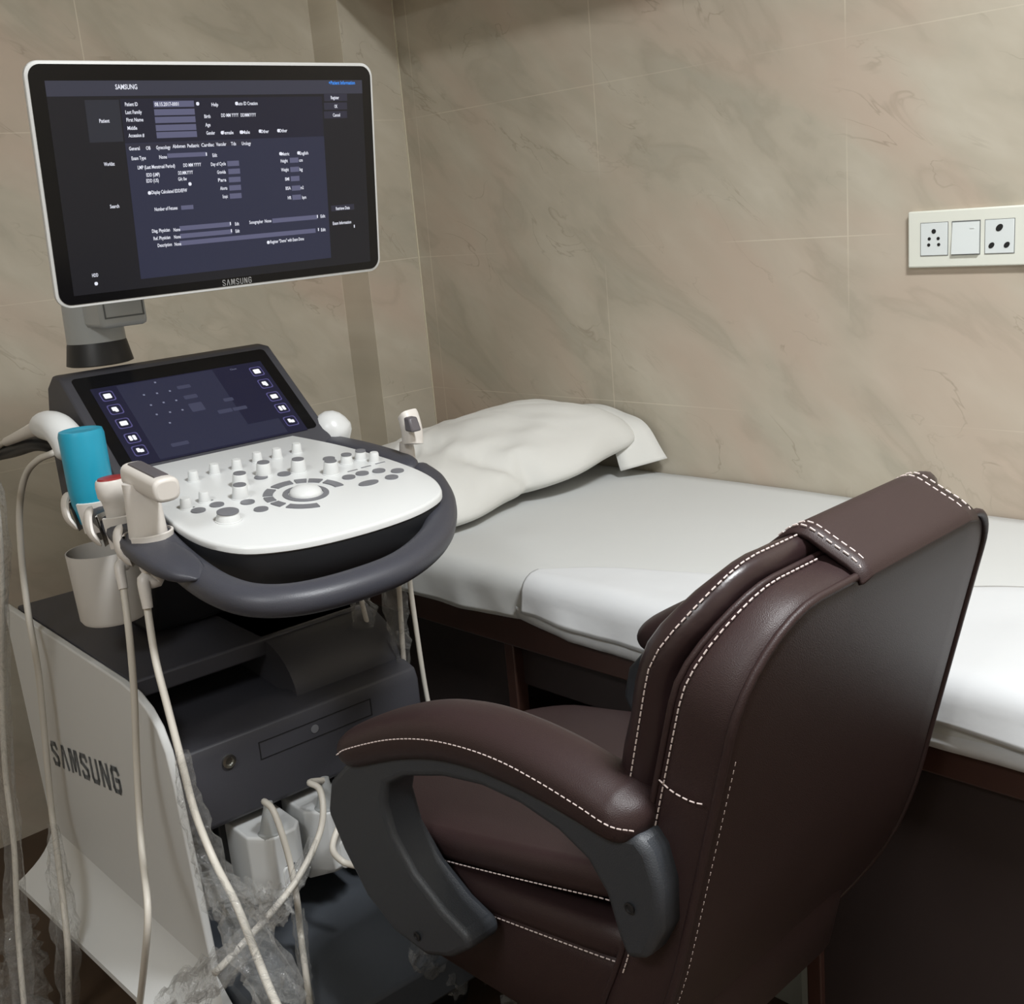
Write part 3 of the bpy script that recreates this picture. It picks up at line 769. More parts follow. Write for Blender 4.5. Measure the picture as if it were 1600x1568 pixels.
# -- handle
hpx = [(236, 838), (262, 868), (305, 897), (352, 925), (405, 938), (475, 934), (560, 912), (632, 882), (680, 838), (690, 792), (676, 757), (655, 740)]
path = [deck(x, y, -.036) for x, y in hpx]
path[0].z += .018; path[1].z += .010
path = cr(path, 8)
bm = bmn(); sweep(bm, path, lambda t: .0215 + .003 * math.sin(math.pi * t), lambda t: .0195, n=20, e=2.3, upv=DN, roundcap=False); obj('handle', bm, HANDLEM, fm, us, angle=70)
# left holder rail, cups
def rail(sgn):
    bm = bmn(); da = 0 if sgn > 0 else -.10
    f = lambda b: .78 + sgn * (b - .78)
    P = [V(-1.335, f(.548), deckz(-1.335) - .022), V(-1.45, f(.54), deckz(-1.45) - .02), V(-1.56, f(.55), deckz(-1.56) - .022), V(-1.68, f(.565), deckz(-1.68) - .026), V(-1.76, f(.60), deckz(-1.76) - .03), V(-1.83, f(.65), -.40)]
    if sgn < 0: P = [q for q in P[1:]]; P[0] = V(-1.50, f(.56), deckz(-1.50) - .020)
    sweep(bm, cr(P, 6), lambda t: .032 if sgn > 0 else .022, lambda t: .013, n=16, e=3.2, upv=DN, roundcap=True)
    return obj('holder_rail', bm, HANDLEM, fm, us, angle=60)
rail(1); rail(-1)
def cup(a, b, z, r, h=.05):
    bm = bmn(); prof_o = [(r * .82, -h), (r, -.004), (r + .001, .004), (r * .94, .005), (r * .9, -.004), (r * .75, -h + .002)]
    N = 28; rings = []
    for rr, hh_ in prof_o:
        rings.append([bm.verts.new((a + rr * math.cos(2 * math.pi * j / N), b + rr * math.sin(2 * math.pi * j / N), z + hh_)) for j in range(N)])
    gapj = range(20, 23)  # slot opening for the cable on the outer side
    for A, B in zip(rings, rings[1:]):
        for j in range(N):
            if j in gapj: continue
            bm.faces.new((A[j], A[(j + 1) % N], B[(j + 1) % N], B[j]))
    obj('probe_holder', bm, OFFW, fm, us, angle=60)
holders = {}
for nm, (px, py, b) in dict(teal=(146, 783, .545), small=(184, 806, .542), lin=(232, 835, .548)).items():
    p = mb(px, py, b); holders[nm] = p
    cup(p.x, p.y, p.z + .0, .033 if nm != 'small' else .029, .042)
    # scalloped cable lip sticking out to the left
    bm = bmn(); q = p + V(-.012, -.034, -.006)
    sweep(bm, cr([q + V(-.016, .010, .022), q + V(-.017, .002, .008), q + V(-.004, -.002, -.012), q + V(.012, .004, -.030)], 5), .0045, .011, n=10, e=2.4, upv=(1, 0, 0), roundcap=True); obj('holder_lip', bm, OFFW, fm, us)
pr_ = mb(638, 730, 1.035); cup(pr_.x, pr_.y, pr_.z - .012, .024, .04)
pd_ = mb(520, 690, 1.02); cup(pd_.x - .0, pd_.y, pd_.z - .012, .034, .03)
# hanging translucent gel container under the holders
jc = mb(156, 835, .585)
bm = bmn(); N = 32
jt = mb(100, 838, .585); jz0 = mb(150, 946, .585).z; jz1 = jt.z + .012
lathe(bm, [(0, jz0 - jc.z), (.050, jz0 - jc.z), (.0535, jz0 - jc.z + .006), (.0575, jz1 - jc.z), (.0555, jz1 - jc.z), (.051, jz0 - jc.z + .008), (0, jz0 - jc.z + .006)], (jc.x - .0, jc.y, jc.z), n=N)
obj('gel_cup_holder', bm, JAR, fm, us)

# -- monitor stem
bm = bmn(); st = V(-1.975, .70, 0)
lathe(bm, [(.050, -.20), (.056, -.198), (.050, -.165), (.047, -.155), (0, -.155)], (st.x, st.y, 0), n=32); obj('stem_base', bm, BLACKP, fm, us)
bm = bmn(); lathe(bm, [(.048, -.166), (.049, -.16), (.047, -.10), (.044, -.06), (0, -.06)], (st.x, st.y, 0), n=32); sb = obj('monitor_stem', bm, GREYSTEM, fm, us)
bm = bmn()
mo = ma(120, 480, -1.92); 
box(bm, -1.955, -1.86, .672, .752, -.135, -.04); obj('tilt_bracket', bm, GREYSTEM, fm, us, bevel=.008)
bm = bmn()
for (y0, y1, z0_, z1_) in ((.679, .6815, -.118, -.06), (.7435, .746, -.118, -.06), (.679, .746, -.1195, -.117)): box(bm, -1.861, -1.8595, y0, y1, z0_, z1_)
obj('bracket_seam', bm, GAP, fm, us)

# -- monitor
mc = V(-1.7335, .8625, .0825); MW, MH = .58, .348; mt = -.128; myaw = .003
mu = V(-math.sin(myaw), math.cos(myaw), 0); mn0 = V(math.cos(myaw), math.sin(myaw), 0)
mup = V(0, 0, 1) * math.cos(mt) - mn0 * math.sin(mt); mn = mn0 * math.cos(mt) + V(0, 0, 1) * math.sin(mt)
def mpt(s, t, o=0): return mc + mu * s + mup * t + mn * o
def mst(px, py):
    d = mray(px, py); p = d * (mc.dot(mn) / d.dot(mn)); return (p - mc).dot(mu), (p - mc).dot(mup)
bm = bmn(); ol = rrect(0, 0, MW / 2, MH / 2, .022, 7)
puff(bm, ol, [(.5, -.045), (.80, -.040), (.94, -.028), (.985, -.016), (1, -.008), (1, -.001), (.996, .0)], lambda u, v, d, r: mpt(u, v, d))
mon = obj('monitor', bm, PANELW, fm, us, angle=50, label='white framed wide monitor showing a dark patient form')
bm = bmn(); ol2 = rrect(0, 0, MW / 2 - .0048, MH / 2 - .0048, .018, 7); prism(bm, [mpt(u, v, -.002) for u, v in ol2], mn * .0032); obj('bezel', bm, GLASSB, fm, mon)
S_BG = emis('screen_black', srgb(15, 15, 20)); S_MAIN = emis('screen_panel', srgb(38, 41, 62)); S_BAR = emis('screen_bar', srgb(52, 53, 66)); S_FLD = emis('screen_field', srgb(92, 93, 120))
S_TOP = emis('screen_upper', srgb(22, 23, 40)); S_BTN = emis('screen_button', srgb(40, 40, 55)); S_TXT = emis('screen_text', srgb(232, 234, 246)); S_BLUE = emis('screen_blue', srgb(60, 150, 255)); S_TAB = emis('screen_tab', srgb(38, 40, 48))
SM = [S_BG, S_MAIN, S_BAR, S_FLD, S_TOP, S_BTN, S_TXT, S_BLUE, S_TAB]
def c1(x, y): return mst(x / 2.5, 60 + y / 2.5)
bm = bmn()
def srect(x0, y0, x1, y1, mi, o):
    """axis-aligned screen rectangle between two photo corners (top-left, bottom-right)"""
    s0, t0 = c1(x0, y0); s1, t1 = c1(x1, y1); quad(bm, [mpt(s0, t1, o), mpt(s1, t1, o), mpt(s1, t0, o), mpt(s0, t0, o)], mi)
s0, t0 = c1(172, 165); s1, t1 = c1(1445, 870)
quad(bm, [mpt(s0, t1, .0013), mpt(s1, t1, .0013), mpt(s1, t0, .0013), mpt(s0, t0, .0013)], 0)
tb1 = c1(700, 222)[1]; quad(bm, [mpt(s0, tb1, .0014), mpt(s1, tb1, .0014), mpt(s1, t0, .0014), mpt(s0, t0, .0014)], 2)
sA = c1(486, 400)[0]; sB = c1(1265, 400)[0]; tM = c1(900, 395)[1]; tE = c1(900, 900)[1]; tU = c1(800, 232)[1]
quad(bm, [mpt(sA, tE, .0014), mpt(sB, tE, .0014), mpt(sB, tM, .0014), mpt(sA, tM, .0014)], 1)
quad(bm, [mpt(sA, tM, .0014), mpt(sB, tM, .0014), mpt(sB, tU, .0014), mpt(sA, tU, .0014)], 4)
sT = c1(328, 240)[0]; tT2 = c1(400, 240)[1]; tT3 = c1(410, 405)[1]
quad(bm, [mpt(sT, tT3, .0014), mpt(sA - .002, tT3, .0014), mpt(sA - .002, tT2, .0014), mpt(sT, tT2, .0014)], 8)
def fld(xl, yl, w_, h_=22, mi=3, o=.0016):
    s, t = c1(xl, yl); s2, _ = c1(xl + w_, yl); hh_ = h_ / 2.5 / 1000 * .5
    quad(bm, [mpt(s, t - hh_, o), mpt(s2, t - hh_, o), mpt(s2, t + hh_, o), mpt(s, t + hh_, o)], mi)
def txt(s_, xl, yl, w_, mi=6, hpx=13):
    s, t = c1(xl, yl); s2, _ = c1(xl + w_, yl); ht = hpx / 2.5 / 1000
    put_text(bm, s_, lambda x, y: mpt(s + x, t - ht / 2 + y, .0018), width=s2 - s, height=ht, mi=mi, bold=.018)
for k, y in enumerate((257, 289, 319, 350, 378)): fld(598 + k * 3, y, 158)
for s_, x, y, w_ in (('Patient ID', 486, 257, 50), ('Last Family', 488, 288, 64), ('First Name', 492, 318, 66), ('Middle', 496, 350, 38), ('Accession #', 500, 379, 62),
    ('08.15.2017-0001', 602, 257, 94), ('Help', 824, 258, 26), ('Auto ID Creation', 922, 254, 82), ('Birth', 796, 304, 24), ('Age', 800, 337, 20), ('DD MM YYYY', 862, 300, 68), ('DD/MM/YYYY', 938, 299, 60),
    ('Gender', 804, 369, 34), ('Female', 868, 368, 42), ('Male', 944, 366, 30), ('Other', 1016, 363, 32), ('Other', 1088, 360, 32),
    ('General', 502, 430, 42), ('OB', 568, 428, 18), ('Gynecology', 608, 426, 56), ('Abdomen', 672, 421, 50), ('Pediatric', 730, 419, 46), ('Cardiac', 784, 416, 50), ('Vascular', 842, 413, 40), ('Tds', 900, 411, 20), ('Urology', 942, 410, 36),
    ('Exam Type', 512, 468, 56), ('None', 620, 463, 30), ('Edit', 828, 456, 18), ('LMP (Last Menstrual Period)', 536, 504, 146), ('DD MM YYYY', 714, 495, 70), ('Day of Cycle', 822, 491, 58), ('Gravida', 846, 522, 34), ('Para', 850, 553, 32), ('Aborta', 858, 585, 28), ('Ectopic', 868, 617, 20),
    ('EDD (LMP)', 570, 533, 52), ('EDD (US)', 570, 556, 48), ('DD.MM.YYYY', 694, 525, 58), ('GA: 0w', 694, 549, 34), ('Display Calculated EDD/EFW', 590, 601, 140), ('Number of Fetuses', 602, 667, 90),
    ('Metric', 1098, 451, 30), ('English', 1168, 448, 34), ('Height', 1094, 478, 28), ('cm', 1166, 475, 14), ('Weight', 1096, 513, 30), ('kg', 1168, 511, 12), ('BMI', 1112, 549, 16), ('BSA', 1114, 585, 20), ('m2', 1172, 582, 12), ('HR', 1122, 622, 14), ('bpm', 1178, 620, 16),
    ('Diag. Physician', 592, 752, 70), ('None', 676, 747, 26), ('Ref. Physician', 598, 781, 66), ('None', 678, 775, 26), ('Description', 614, 808, 56), ('None', 680, 803, 26), ('Edit', 916, 724, 16), ('Edit', 918, 752, 16),
    ('Sonographer', 972, 718, 54), ('None', 1032, 713, 26), ('Edit', 1250, 694, 18), ('Edit', 1252, 747, 18), ('Register "Demo" with Exam Done', 1054, 794, 132),
    ('Patient', 386, 322, 40), ('Worklist', 404, 491, 42), ('Search', 428, 656, 36), ('Register', 1290, 231, 32), ('OK', 1304, 265, 12), ('Cancel', 1298, 299, 28), ('Retrieve Data', 1310, 664, 54), ('Exam Information', 1298, 722, 72), ('HDD', 358, 925, 24)):
    txt(s_, x, y, w_, 6)
txt('SAMSUNG', 448, 189, 86, 6, 17); txt('+Patient Information', 1282, 173, 102, 7, 14)
for x, y in ((770, 255), (866, 368), (940, 366), (1014, 362), (1086, 360), (922, 254), (582, 603), (1094, 450), (1164, 447), (1046, 796), (740, 568), (374, 957)):
    s, t = c1(x, y); bm.faces.new([bm.verts.new(mpt(u, v, .0019)) for u, v in rrect(s, t, .0026, .0026, .002, 3)]).material_index = 6
for y, x in ((489, 886), (520, 890), (552, 892), (584, 894), (616, 896)): fld(x, y, 46, 20)
for y, x in ((476, 1130), (512, 1132), (548, 1134), (585, 1138), (621, 1140)): fld(x, y, 34, 20)
fld(652, 458, 152, 16); fld(706, 661, 48, 16); fld(700, 742, 200, 18); fld(702, 772, 204, 18); fld(700, 800, 534, 18); fld(1062, 712, 176, 18)
fld(492, 424, 490, 20, 5, .0015)
for y in (231, 265, 299): fld(1264, y, 90, 28, 5, .0015)
fld(1292, 664, 90, 24, 5, .0015)
for s_ in ((802, 453), (896, 724), (900, 752), (1236, 696), (1240, 747), (1380, 734)):
    s, t = c1(*s_); quad(bm, [mpt(s, t - .002, .0019), mpt(s + .0018, t - .002, .0019), mpt(s + .0018, t + .003, .0019), mpt(s, t + .003, .0019)], 6)
obj('display', bm, SM, fm, mon, smooth=False)
bm = bmn(); s, t = mst(348, 446); s2, _ = mst(392, 440)
put_logo(bm, lambda x, y: mpt(s + x, t + y, .0016), s2 - s, .0085, .26); obj('bezel_logo', bm, LOGOS, fm, mon)

# ------------------------------------------------------------------ probes, cables, sleeves
def cable_bm(bm, pts, r=.0052, n=9): sweep(bm, cr(pts, 8), r, n=n)
def crumple(bm, pts, rad, seed, n=15, amp=.45, sub=6, flat=.6):
    amp *= .9; sub = min(sub, 7)
    P = cr(pts, sub); N = len(P); rings = []; prev = None
    for i, p in enumerate(P):
        tg = (P[min(i + 1, N - 1)] - P[max(0, i - 1)]).normalized()
        s = tg.cross(V(1, .3, .2)) if prev is None else prev - tg * prev.dot(tg)
        s.normalize(); prev = s; u = s.cross(tg); t = i / (N - 1)
        rr = rad(t) if callable(rad) else rad; ring = []
        for j in range(n):
            a = 2 * math.pi * j / n
            k = 1 + amp * noise.noise(V(math.cos(a) * 1.6 + seed, math.sin(a) * 1.6, t * 14 + seed)) * 1.6 + amp * .5 * noise.noise(V(a * 3, seed, t * 40))
            ring.append(bm.verts.new(p + (s * math.cos(a) + u * math.sin(a) * flat) * rr * k))
        rings.append(ring)
    for A, B in zip(rings, rings[1:]):
        for j in range(n): bm.faces.new((A[j], A[(j + 1) % n], B[(j + 1) % n], B[j]))
def mf(p): return Frame((p.x, p.y, p.z), True)

# gel bottle (teal)
p = holders['teal']; fr = mf(p); bm = bmn()
top = mb(147, 676, .545).z; hh_ = top - p.z
t = thing('gel_bottle', fr, 'teal blue plastic gel bottle standing upside down in the left probe holder', 'bottle')
lathe(bm, [(.024, -.03), (.0275, -.012), (.031, .0), (.0325, .02), (.0325, hh_ - .008), (.0305, hh_ - .001), (.027, hh_), (.022, hh_ - .002), (0, hh_ - .002)], p, n=32)
obj('bottle_body', bm, TEAL, fr, t)

def probe_cable(name, label, head_fn, pts, fr, r=.0052, sleeves=(), cat='ultrasound probe', group=None):
    t = thing(name, fr, label, cat, group or 'ultrasound probes in the holders of the machine'); head_fn(t, fr)
    bm = bmn(); cable_bm(bm, pts, r); obj('cable', bm, CABLE, fr, t, angle=180)
    for k, (sp_, rad, seed) in enumerate(sleeves):
        bm = bmn(); crumple(bm, sp_, rad, seed); obj('clear_sleeve', bm, FILM, fr, t, angle=25)
    return t
# small probe with red tip
p = holders['small']
def head(t, fr):
    bm = bmn(); N = 28
    prof = [(.012, -.05), (.015, -.02), (.0165, .012), (.0185, .024), (.0225, .030), (.0235, .045), (.0225, .052), (.021, .0545)]
    lathe(bm, prof, p, n=N, sq=(1.0, .85)); hd = obj('probe_body', bm, OFFW, fr, t)
    bm = bmn(); lathe(bm, [(.0195, .0543), (.0185, .0570), (.010, .0585), (0, .059)], p, n=N, sq=(1, .8)); obj('probe_lens', bm, REDR, fr, hd)
    bm = bmn(); sweep(bm, cr([p + V(0, 0, -.045), p + V(0, -.002, -.07), mb(187, 885, .53), mb(193, 920, .525)], 5), lambda t: .011 - .0045 * t, n=14); obj('strain_relief', bm, OFFW, fr, t)
pts = [mb(190, 905, .528), mb(194, 925, .525), mb(203, 1000, .515), mb(210, 1090, .51), mb(214, 1200, .50), mb(221, 1320, .475), mb(231, 1420, .44), mb(226, 1500, .43), mb(214, 1600, .44), mb(200, 1680, .45)]
probe_cable('ultrasound_probe', 'small white ultrasound probe with a red tip beside the teal bottle', head, pts, mf(p))
# large linear probe
p2 = holders['lin']
def head(t, fr):
    bm = bmn()
    lathe(bm, [(.018, -.05), (.0255, -.02), (.0265, .0), (.0245, .035), (.0235, .06), (.0235, .075)], p2, n=28, sq=(1.0, .78)); hd = obj('probe_body', bm, OFFW, fr, t)
    # T shaped head, running from upper-left back to lower-right front
    h0 = mb(207, 738, .552); h1 = mb(262, 766, .552)
    bm = bmn(); d = (h1 - h0); L = d.length
    P = [h0 + d * (k / 10) for k in range(11)]
    sweep(bm, P, .0185, .0165, n=20, e=3, upv=(0, 0, 1)); obj('probe_head', bm, OFFW, fr, t, bevel=.005, seg=3)
    bm = bmn(); q = [h0 + V(0, 0, .0155), h1 + V(0, 0, .0155)]
    sweep(bm, [q[0].lerp(q[1], .12), q[0].lerp(q[1], .88)], .010, .0025, n=12, e=4, upv=(0, 0, 1)); obj('probe_lens', bm, LENS, fr, t)
    bm = bmn(); sweep(bm, cr([p2 + V(0, 0, -.045), p2 + V(0, -.002, -.065), mb(225, 905, .53), mb(231, 950, .525)], 5), lambda t: .014 - .007 * t, n=14); obj('strain_relief', bm, OFFW, fr, t)
pts = [mb(228, 930, .527), mb(231, 955, .525), mb(243, 1030, .51), mb(262, 1105, .505), mb(284, 1190, .50), mb(305, 1270, .50), mb(335, 1345, .50), mb(368, 1410, .49), mb(398, 1485, .47), mb(428, 1560, .45), mb(470, 1640, .43)]
slv = [([mb(284, 1175, .50), mb(300, 1260, .50), mb(330, 1350, .50), mb(362, 1420, .49)], lambda t: .010 + .020 * t, 3.1),
       ([mb(340, 1372, .50), mb(380, 1440, .49), mb(420, 1520, .47), mb(450, 1590, .45)], lambda t: .024 + .016 * math.sin(t * 3), 8.7)]
probe_cable('ultrasound_probe', 'large white hammer shaped probe in the front left holder', head, pts, mf(p2), sleeves=slv)
# small white round probe seen behind the big one (right of it)
p3 = mb(262, 789, .60)
def bump_head():
    pass
# rear-left probe with its cable out to the left
p4 = mb(88, 668, .56)
def head(t, fr):
    bm = bmn(); a = mb(112, 690, .565); b = mb(55, 664, .56)
    P = cr([a + V(0, 0, -.03), a + V(-.01, 0, -.004), p4 + V(0, 0, .0), b], 6)
    sweep(bm, P, lambda t: .029 - .006 * t, n=18, roundcap=True); obj('probe_body', bm, WHITEP, fr, t)
    bm = bmn(); sweep(bm, cr([b + (p4 - b) * .3, mb(45, 674, .56), mb(10, 690, .56)], 5), lambda t: .014 - .006 * t, n=12); obj('strain_relief', bm, OFFW, fr, t)
probe_cable('ultrasound_probe', 'white probe behind the teal bottle with its cable leaving the photo at the left', head, [mb(14, 686, .56), mb(-5, 700, .56), mb(-30, 730, .55), mb(-50, 850, .53)], mf(p4))
# hooked cable rising behind the left holder and falling along the side panel
c0 = mb(82, 708, .575); frc = mf(c0); 
cp = [mb(96, 700, .60), c0, mb(60, 718, .56), mb(40, 742, .55), mb(31, 790, .54), mb(33, 860, .53), mb(43, 950, .52), mb(60, 1050, .51), mb(70, 1150, .505), mb(80, 1260, .495), mb(88, 1320, .48), mb(98, 1400, .45), mb(106, 1480, .43), mb(108, 1568, .42), mb(108, 1640, .42)]
t = thing('probe_cable', frc, 'long cream cable hooked at the upper left and falling across the white side panel', 'cable', 'hanging probe cables')
bm = bmn(); cable_bm(bm, cp, .0058); obj('cable', bm, CABLE, frc, t, angle=180)
bm = bmn(); crumple(bm, [mb(84, 1290, .49), mb(96, 1400, .45), mb(106, 1490, .43), mb(110, 1600, .42)], lambda t: .011 + .013 * math.sin(t * 3.0), 5.5); obj('clear_sleeve', bm, FILM, frc, t, angle=25)
# black cable holder bar at far left
bm = bmn(); q = [mb(-20, 712, .57), mb(20, 703, .575), mb(60, 692, .585), mb(95, 705, .61), mb(105, 740, .63)]
sweep(bm, cr(q, 6), .0135, n=14); obj('cable_hook', bm, BLACKP, fm, us, angle=180)
# crumpled film-wrapped cables hanging at the left edge
q0 = mb(8, 800, .45); frc = mf(q0); t = thing('wrapped_cable', frc, 'cable in crumpled clear film hanging at the left edge of the photo', 'cable')
cp = [mb(-15, 712, .57), mb(-22, 722, .52), mb(-8, 770, .46), mb(3, 900, .45), mb(2, 1050, .44), mb(8, 1200, .42), mb(22, 1320, .40), mb(28, 1450, .37), mb(40, 1600, .34)]
bm = bmn(); cable_bm(bm, cp, .005); obj('cable', bm, CABLE, frc, t, angle=180)
bm = bmn(); crumple(bm, cp, lambda t: .013 + .012 * t, 12.0, amp=.6, sub=16); obj('clear_sleeve', bm, FILM, frc, t, angle=25)

# right-hand dome probe
p5 = mb(523, 670, 1.008); fr = mf(p5)
t = thing('ultrasound_probe', fr, 'white egg shaped volume probe standing at the rear right of the control deck', 'ultrasound probe', 'ultrasound probes in the holders of the machine')
bm = bmn(); ax = (V(.25, -.35, 1)).normalized()
q = p5 + V(0, 0, -.016)
lathe(bm, [(.016, -.02), (.030, -.008), (.0345, .000), (.0355, .004), (.035, .008), (.0345, .016), (.031, .028), (.024, .038), (.013, .045), (0, .047)], q + V(0, 0, .004), axis=(-.25, -.45, .85), n=32, sq=(1.0, 1.0)); obj('probe_body', bm, WHITEP, fr, t)
bm = bmn(); lathe(bm, [(.012, -.03), (.009, -.06)], q, n=14); obj('strain_relief', bm, OFFW, fr, t)
# right-hand probe with grey face
p6 = mb(638, 722, 1.035); fr = mf(p6)
t = thing('ultrasound_probe', fr, 'white probe with a grey lens in the right holder beside the pillow', 'ultrasound probe', 'ultrasound probes in the holders of the machine')
hz = mb(642, 668, 1.035)
bm = bmn(); lathe(bm, [(.010, -.05), (.014, -.01), (.014, .02), (.012, .035)], p6, n=20, sq=(.9, 1)); obj('probe_body', bm, OFFW, fr, t)
bm = bmn(); bx = V(hz.x, hz.y, hz.z)
sweep(bm, cr([bx + V(.006, -.004, -.026), bx + V(.002, 0, -.005), bx + V(-.006, .002, .016), bx + V(-.010, .002, .022)], 5), .0165, .014, n=20, e=3.2, upv=(1, 0, 0)); obj('probe_head', bm, OFFW, fr, t, bevel=.004)
bm = bmn()
qa = mb(643, 667, 1.02)
hexa(bm, [V(*v) for v in [(qa.x - .006, qa.y + y - .002, qa.z + z) if z > 0 else (qa.x + .012, qa.y + y - .006, qa.z + z) for y in (-.0085, .0085) for z in (-.007, .016)]][0:0] or [
    qa + V(.016, -.010, -.006), qa + V(.016, .009, -.006), qa + V(-.006, .009, -.006), qa + V(-.006, -.010, -.006),
    qa + V(.008, -.009, .017), qa + V(.008, .008, .017), qa + V(-.008, .008, .017), qa + V(-.008, -.009, .017)]); obj('probe_lens', bm, LENS, fr, t, bevel=.003)
# cables under the handle on the right
def hang(label, pts, sleeve=None, seed=1, r=.0045):
    frc = mf(pts[0]); t = thing('probe_cable', frc, label, 'cable', 'hanging probe cables')
    bm = bmn(); cable_bm(bm, pts, r); obj('cable', bm, CABLE, frc, t, angle=180)
    if sleeve: bm = bmn(); crumple(bm, sleeve[0], sleeve[1], seed, amp=.55, sub=12); obj('clear_sleeve', bm, FILM, frc, t, angle=25)
B = .97
hang('cream cable in clear film under the handle, leftmost of the three beside the bed', [mb(545, 810, B), mb(556, 900, B), mb(574, 975, B), mb(590, 1050, B), mb(600, 1105, B), mb(612, 1180, B), mb(640, 1260, .96), mb(640, 1400, .95)], ([mb(556, 840, B), mb(566, 940, B), mb(588, 1040, B), mb(604, 1100, B)], lambda t: .02 + .006 * math.sin(t * 4)), 21)
B = 1.0
hang('cream cable in clear film under the handle, middle of the three beside the bed', [mb(612, 790, B), mb(622, 900, B), mb(628, 990, B), mb(632, 1060, B), mb(632, 1110, B), mb(634, 1190, B), mb(640, 1300, B)], ([mb(612, 870, B), mb(618, 950, B), mb(632, 1040, B), mb(634, 1110, B)], lambda t: .022 + .006 * math.sin(t * 5 + 1)), 31)
B = 1.03
hang('bare cream cable under the handle, rightmost of the three beside the bed', [mb(634, 760, B), mb(636, 840, B), mb(640, 905, B), mb(650, 980, B), mb(662, 1060, B), mb(671, 1110, B), mb(682, 1180, B), mb(690, 1300, B)])

# connectors in the front sockets
def connector(label, bl, br_, zt, zb, af, cab, lcol, seed, sleeve=None, relief=True):
    ab = -1.64; am = (bl + br_) / 2; frc = mf(V(-1.6, am, zb)); t = thing('probe_connector', frc, label, 'connector', 'probe connectors in the front sockets')
    bm = bmn(); w_ = br_ - bl
    sec = lambda z, k, dz: [V(ab, bl, z), V(af - .035, bl, z), V(af, bl + w_ * .32 * k, z + dz), V(af - .002, br_ - w_ * .18, z + dz), V(af - .02, br_, z), V(ab, br_, z)]
    lv = [(zt, 1.0, 0, 1), (zt - .01, 1, -.001, 1), (zt - .06, .9, 0, 1), (zb + .025, 1.0, 0, 1), (zb, 1.2, .012, .9)]
    rings = [[bm.verts.new(V(ab + (q.x - ab) * kk, q.y, q.z)) for q in sec(z, k, dz)] for z, k, dz, kk in lv]
    for A, B_ in zip(rings, rings[1:]):
        for j in range(6): bm.faces.new((A[j], A[(j + 1) % 6], B_[(j + 1) % 6], B_[j]))
    bm.faces.new(rings[0]); bm.faces.new(rings[-1][::-1])
    body = obj('connector_body', bm, WHITEP, frc, t, bevel=.004, seg=3)
    c_ = V(af - .022, bl + w_ * .42, zt - .004)
    if relief:
        bm = bmn(); lathe(bm, [(.020, -.004), (.020, .003), (.017, .005), (.009, .040), (.0068, .052)], c_, axis=(-.1, .12, 1), n=20); obj('strain_relief', bm, GREYSTEM, frc, t)
    # recess oval latch on the front
    bm = bmn(); lc = V(af - .001, am + w_ * .05, (zt + zb) / 2 - .018)
    prism(bm, [lc + V(-.002, x, y) for x, y in rrect(0, 0, .010, .026, .0095, 5)], (.005, 0, 0)); obj('latch', bm, WHITEP, frc, body, bevel=.002)
    bm = bmn(); 
    box(bm, af - .0025, af + .0003, am + .0, am + .016, zt - .058, zt - .0555); obj('printed_mark', bm, BTN, frc, body)
    bm = bmn(); cable_bm(bm, [c_ + V(-.005, .006, .046)] + cab, .0052); obj('cable', bm, CABLE, frc, t, angle=180)
    if sleeve:
        bm = bmn(); crumple(bm, sleeve[0], sleeve[1], seed, amp=.5, sub=10); obj('clear_sleeve', bm, FILM, frc, t, angle=25)
def fa(px, py, a): return ma(px, py, a)
k1 = ma(368, 1296, -1.56); k1b = ma(440, 1262, -1.53); kz = ma(420, 1428, -1.50)
connector('white probe connector plugged in the leftmost front socket', k1.y, k1.y + .085, k1.z, kz.z, -1.49,
          [fa(413, 1252, -1.50), fa(426, 1264, -1.48), fa(440, 1300, -1.46), fa(454, 1350, -1.45), fa(464, 1405, -1.44), mz(470, 1460, -1.07), mz(478, 1520, -1.085), mz(485, 1575, -1.10), mz(490, 1640, -1.12)], 0, 40,
          ([fa(466, 1420, -1.44), mz(474, 1500, -1.08), mz(484, 1590, -1.10)], lambda t: .011))
k2 = ma(443, 1268, -1.56)
connector('white probe connector in the middle front socket with its cable bending to the lower left', k1.y + .102, k1.y + .187, k1.z, kz.z, -1.49,
          [fa(484, 1222, -1.50), fa(499, 1232, -1.48), fa(505, 1262, -1.46), fa(500, 1300, -1.45), fa(478, 1350, -1.44), fa(448, 1396, -1.42), fa(405, 1446, -1.40), fa(365, 1490, -1.38), fa(335, 1520, -1.36)], 0, 44,
          ([fa(490, 1310, -1.45), fa(458, 1385, -1.43), fa(405, 1446, -1.40), fa(350, 1510, -1.37), fa(300, 1555, -1.35)], lambda t: .010 + .016 * t))
connector('white probe connector in the rightmost front socket, half hidden by the chair arm', k1.y + .204, k1.y + .289, k1.z, kz.z, -1.49,
          [fa(548, 1195, -1.49), fa(552, 1250, -1.46), fa(530, 1290, -1.44), fa(520, 1325, -1.43), fa(535, 1345, -1.42), fa(556, 1352, -1.40)], 0, 47)
# port frame behind the connectors
bm = bmn(); bl_, br2 = k1.y - .012, k1.y + .40; zt2 = k1.z + .008; box(bm, -1.645, -1.60, bl_, br2, kz.z + .02, zt2)
obj('connector_bay', bm, BLACKP, fm, us, bevel=.003)
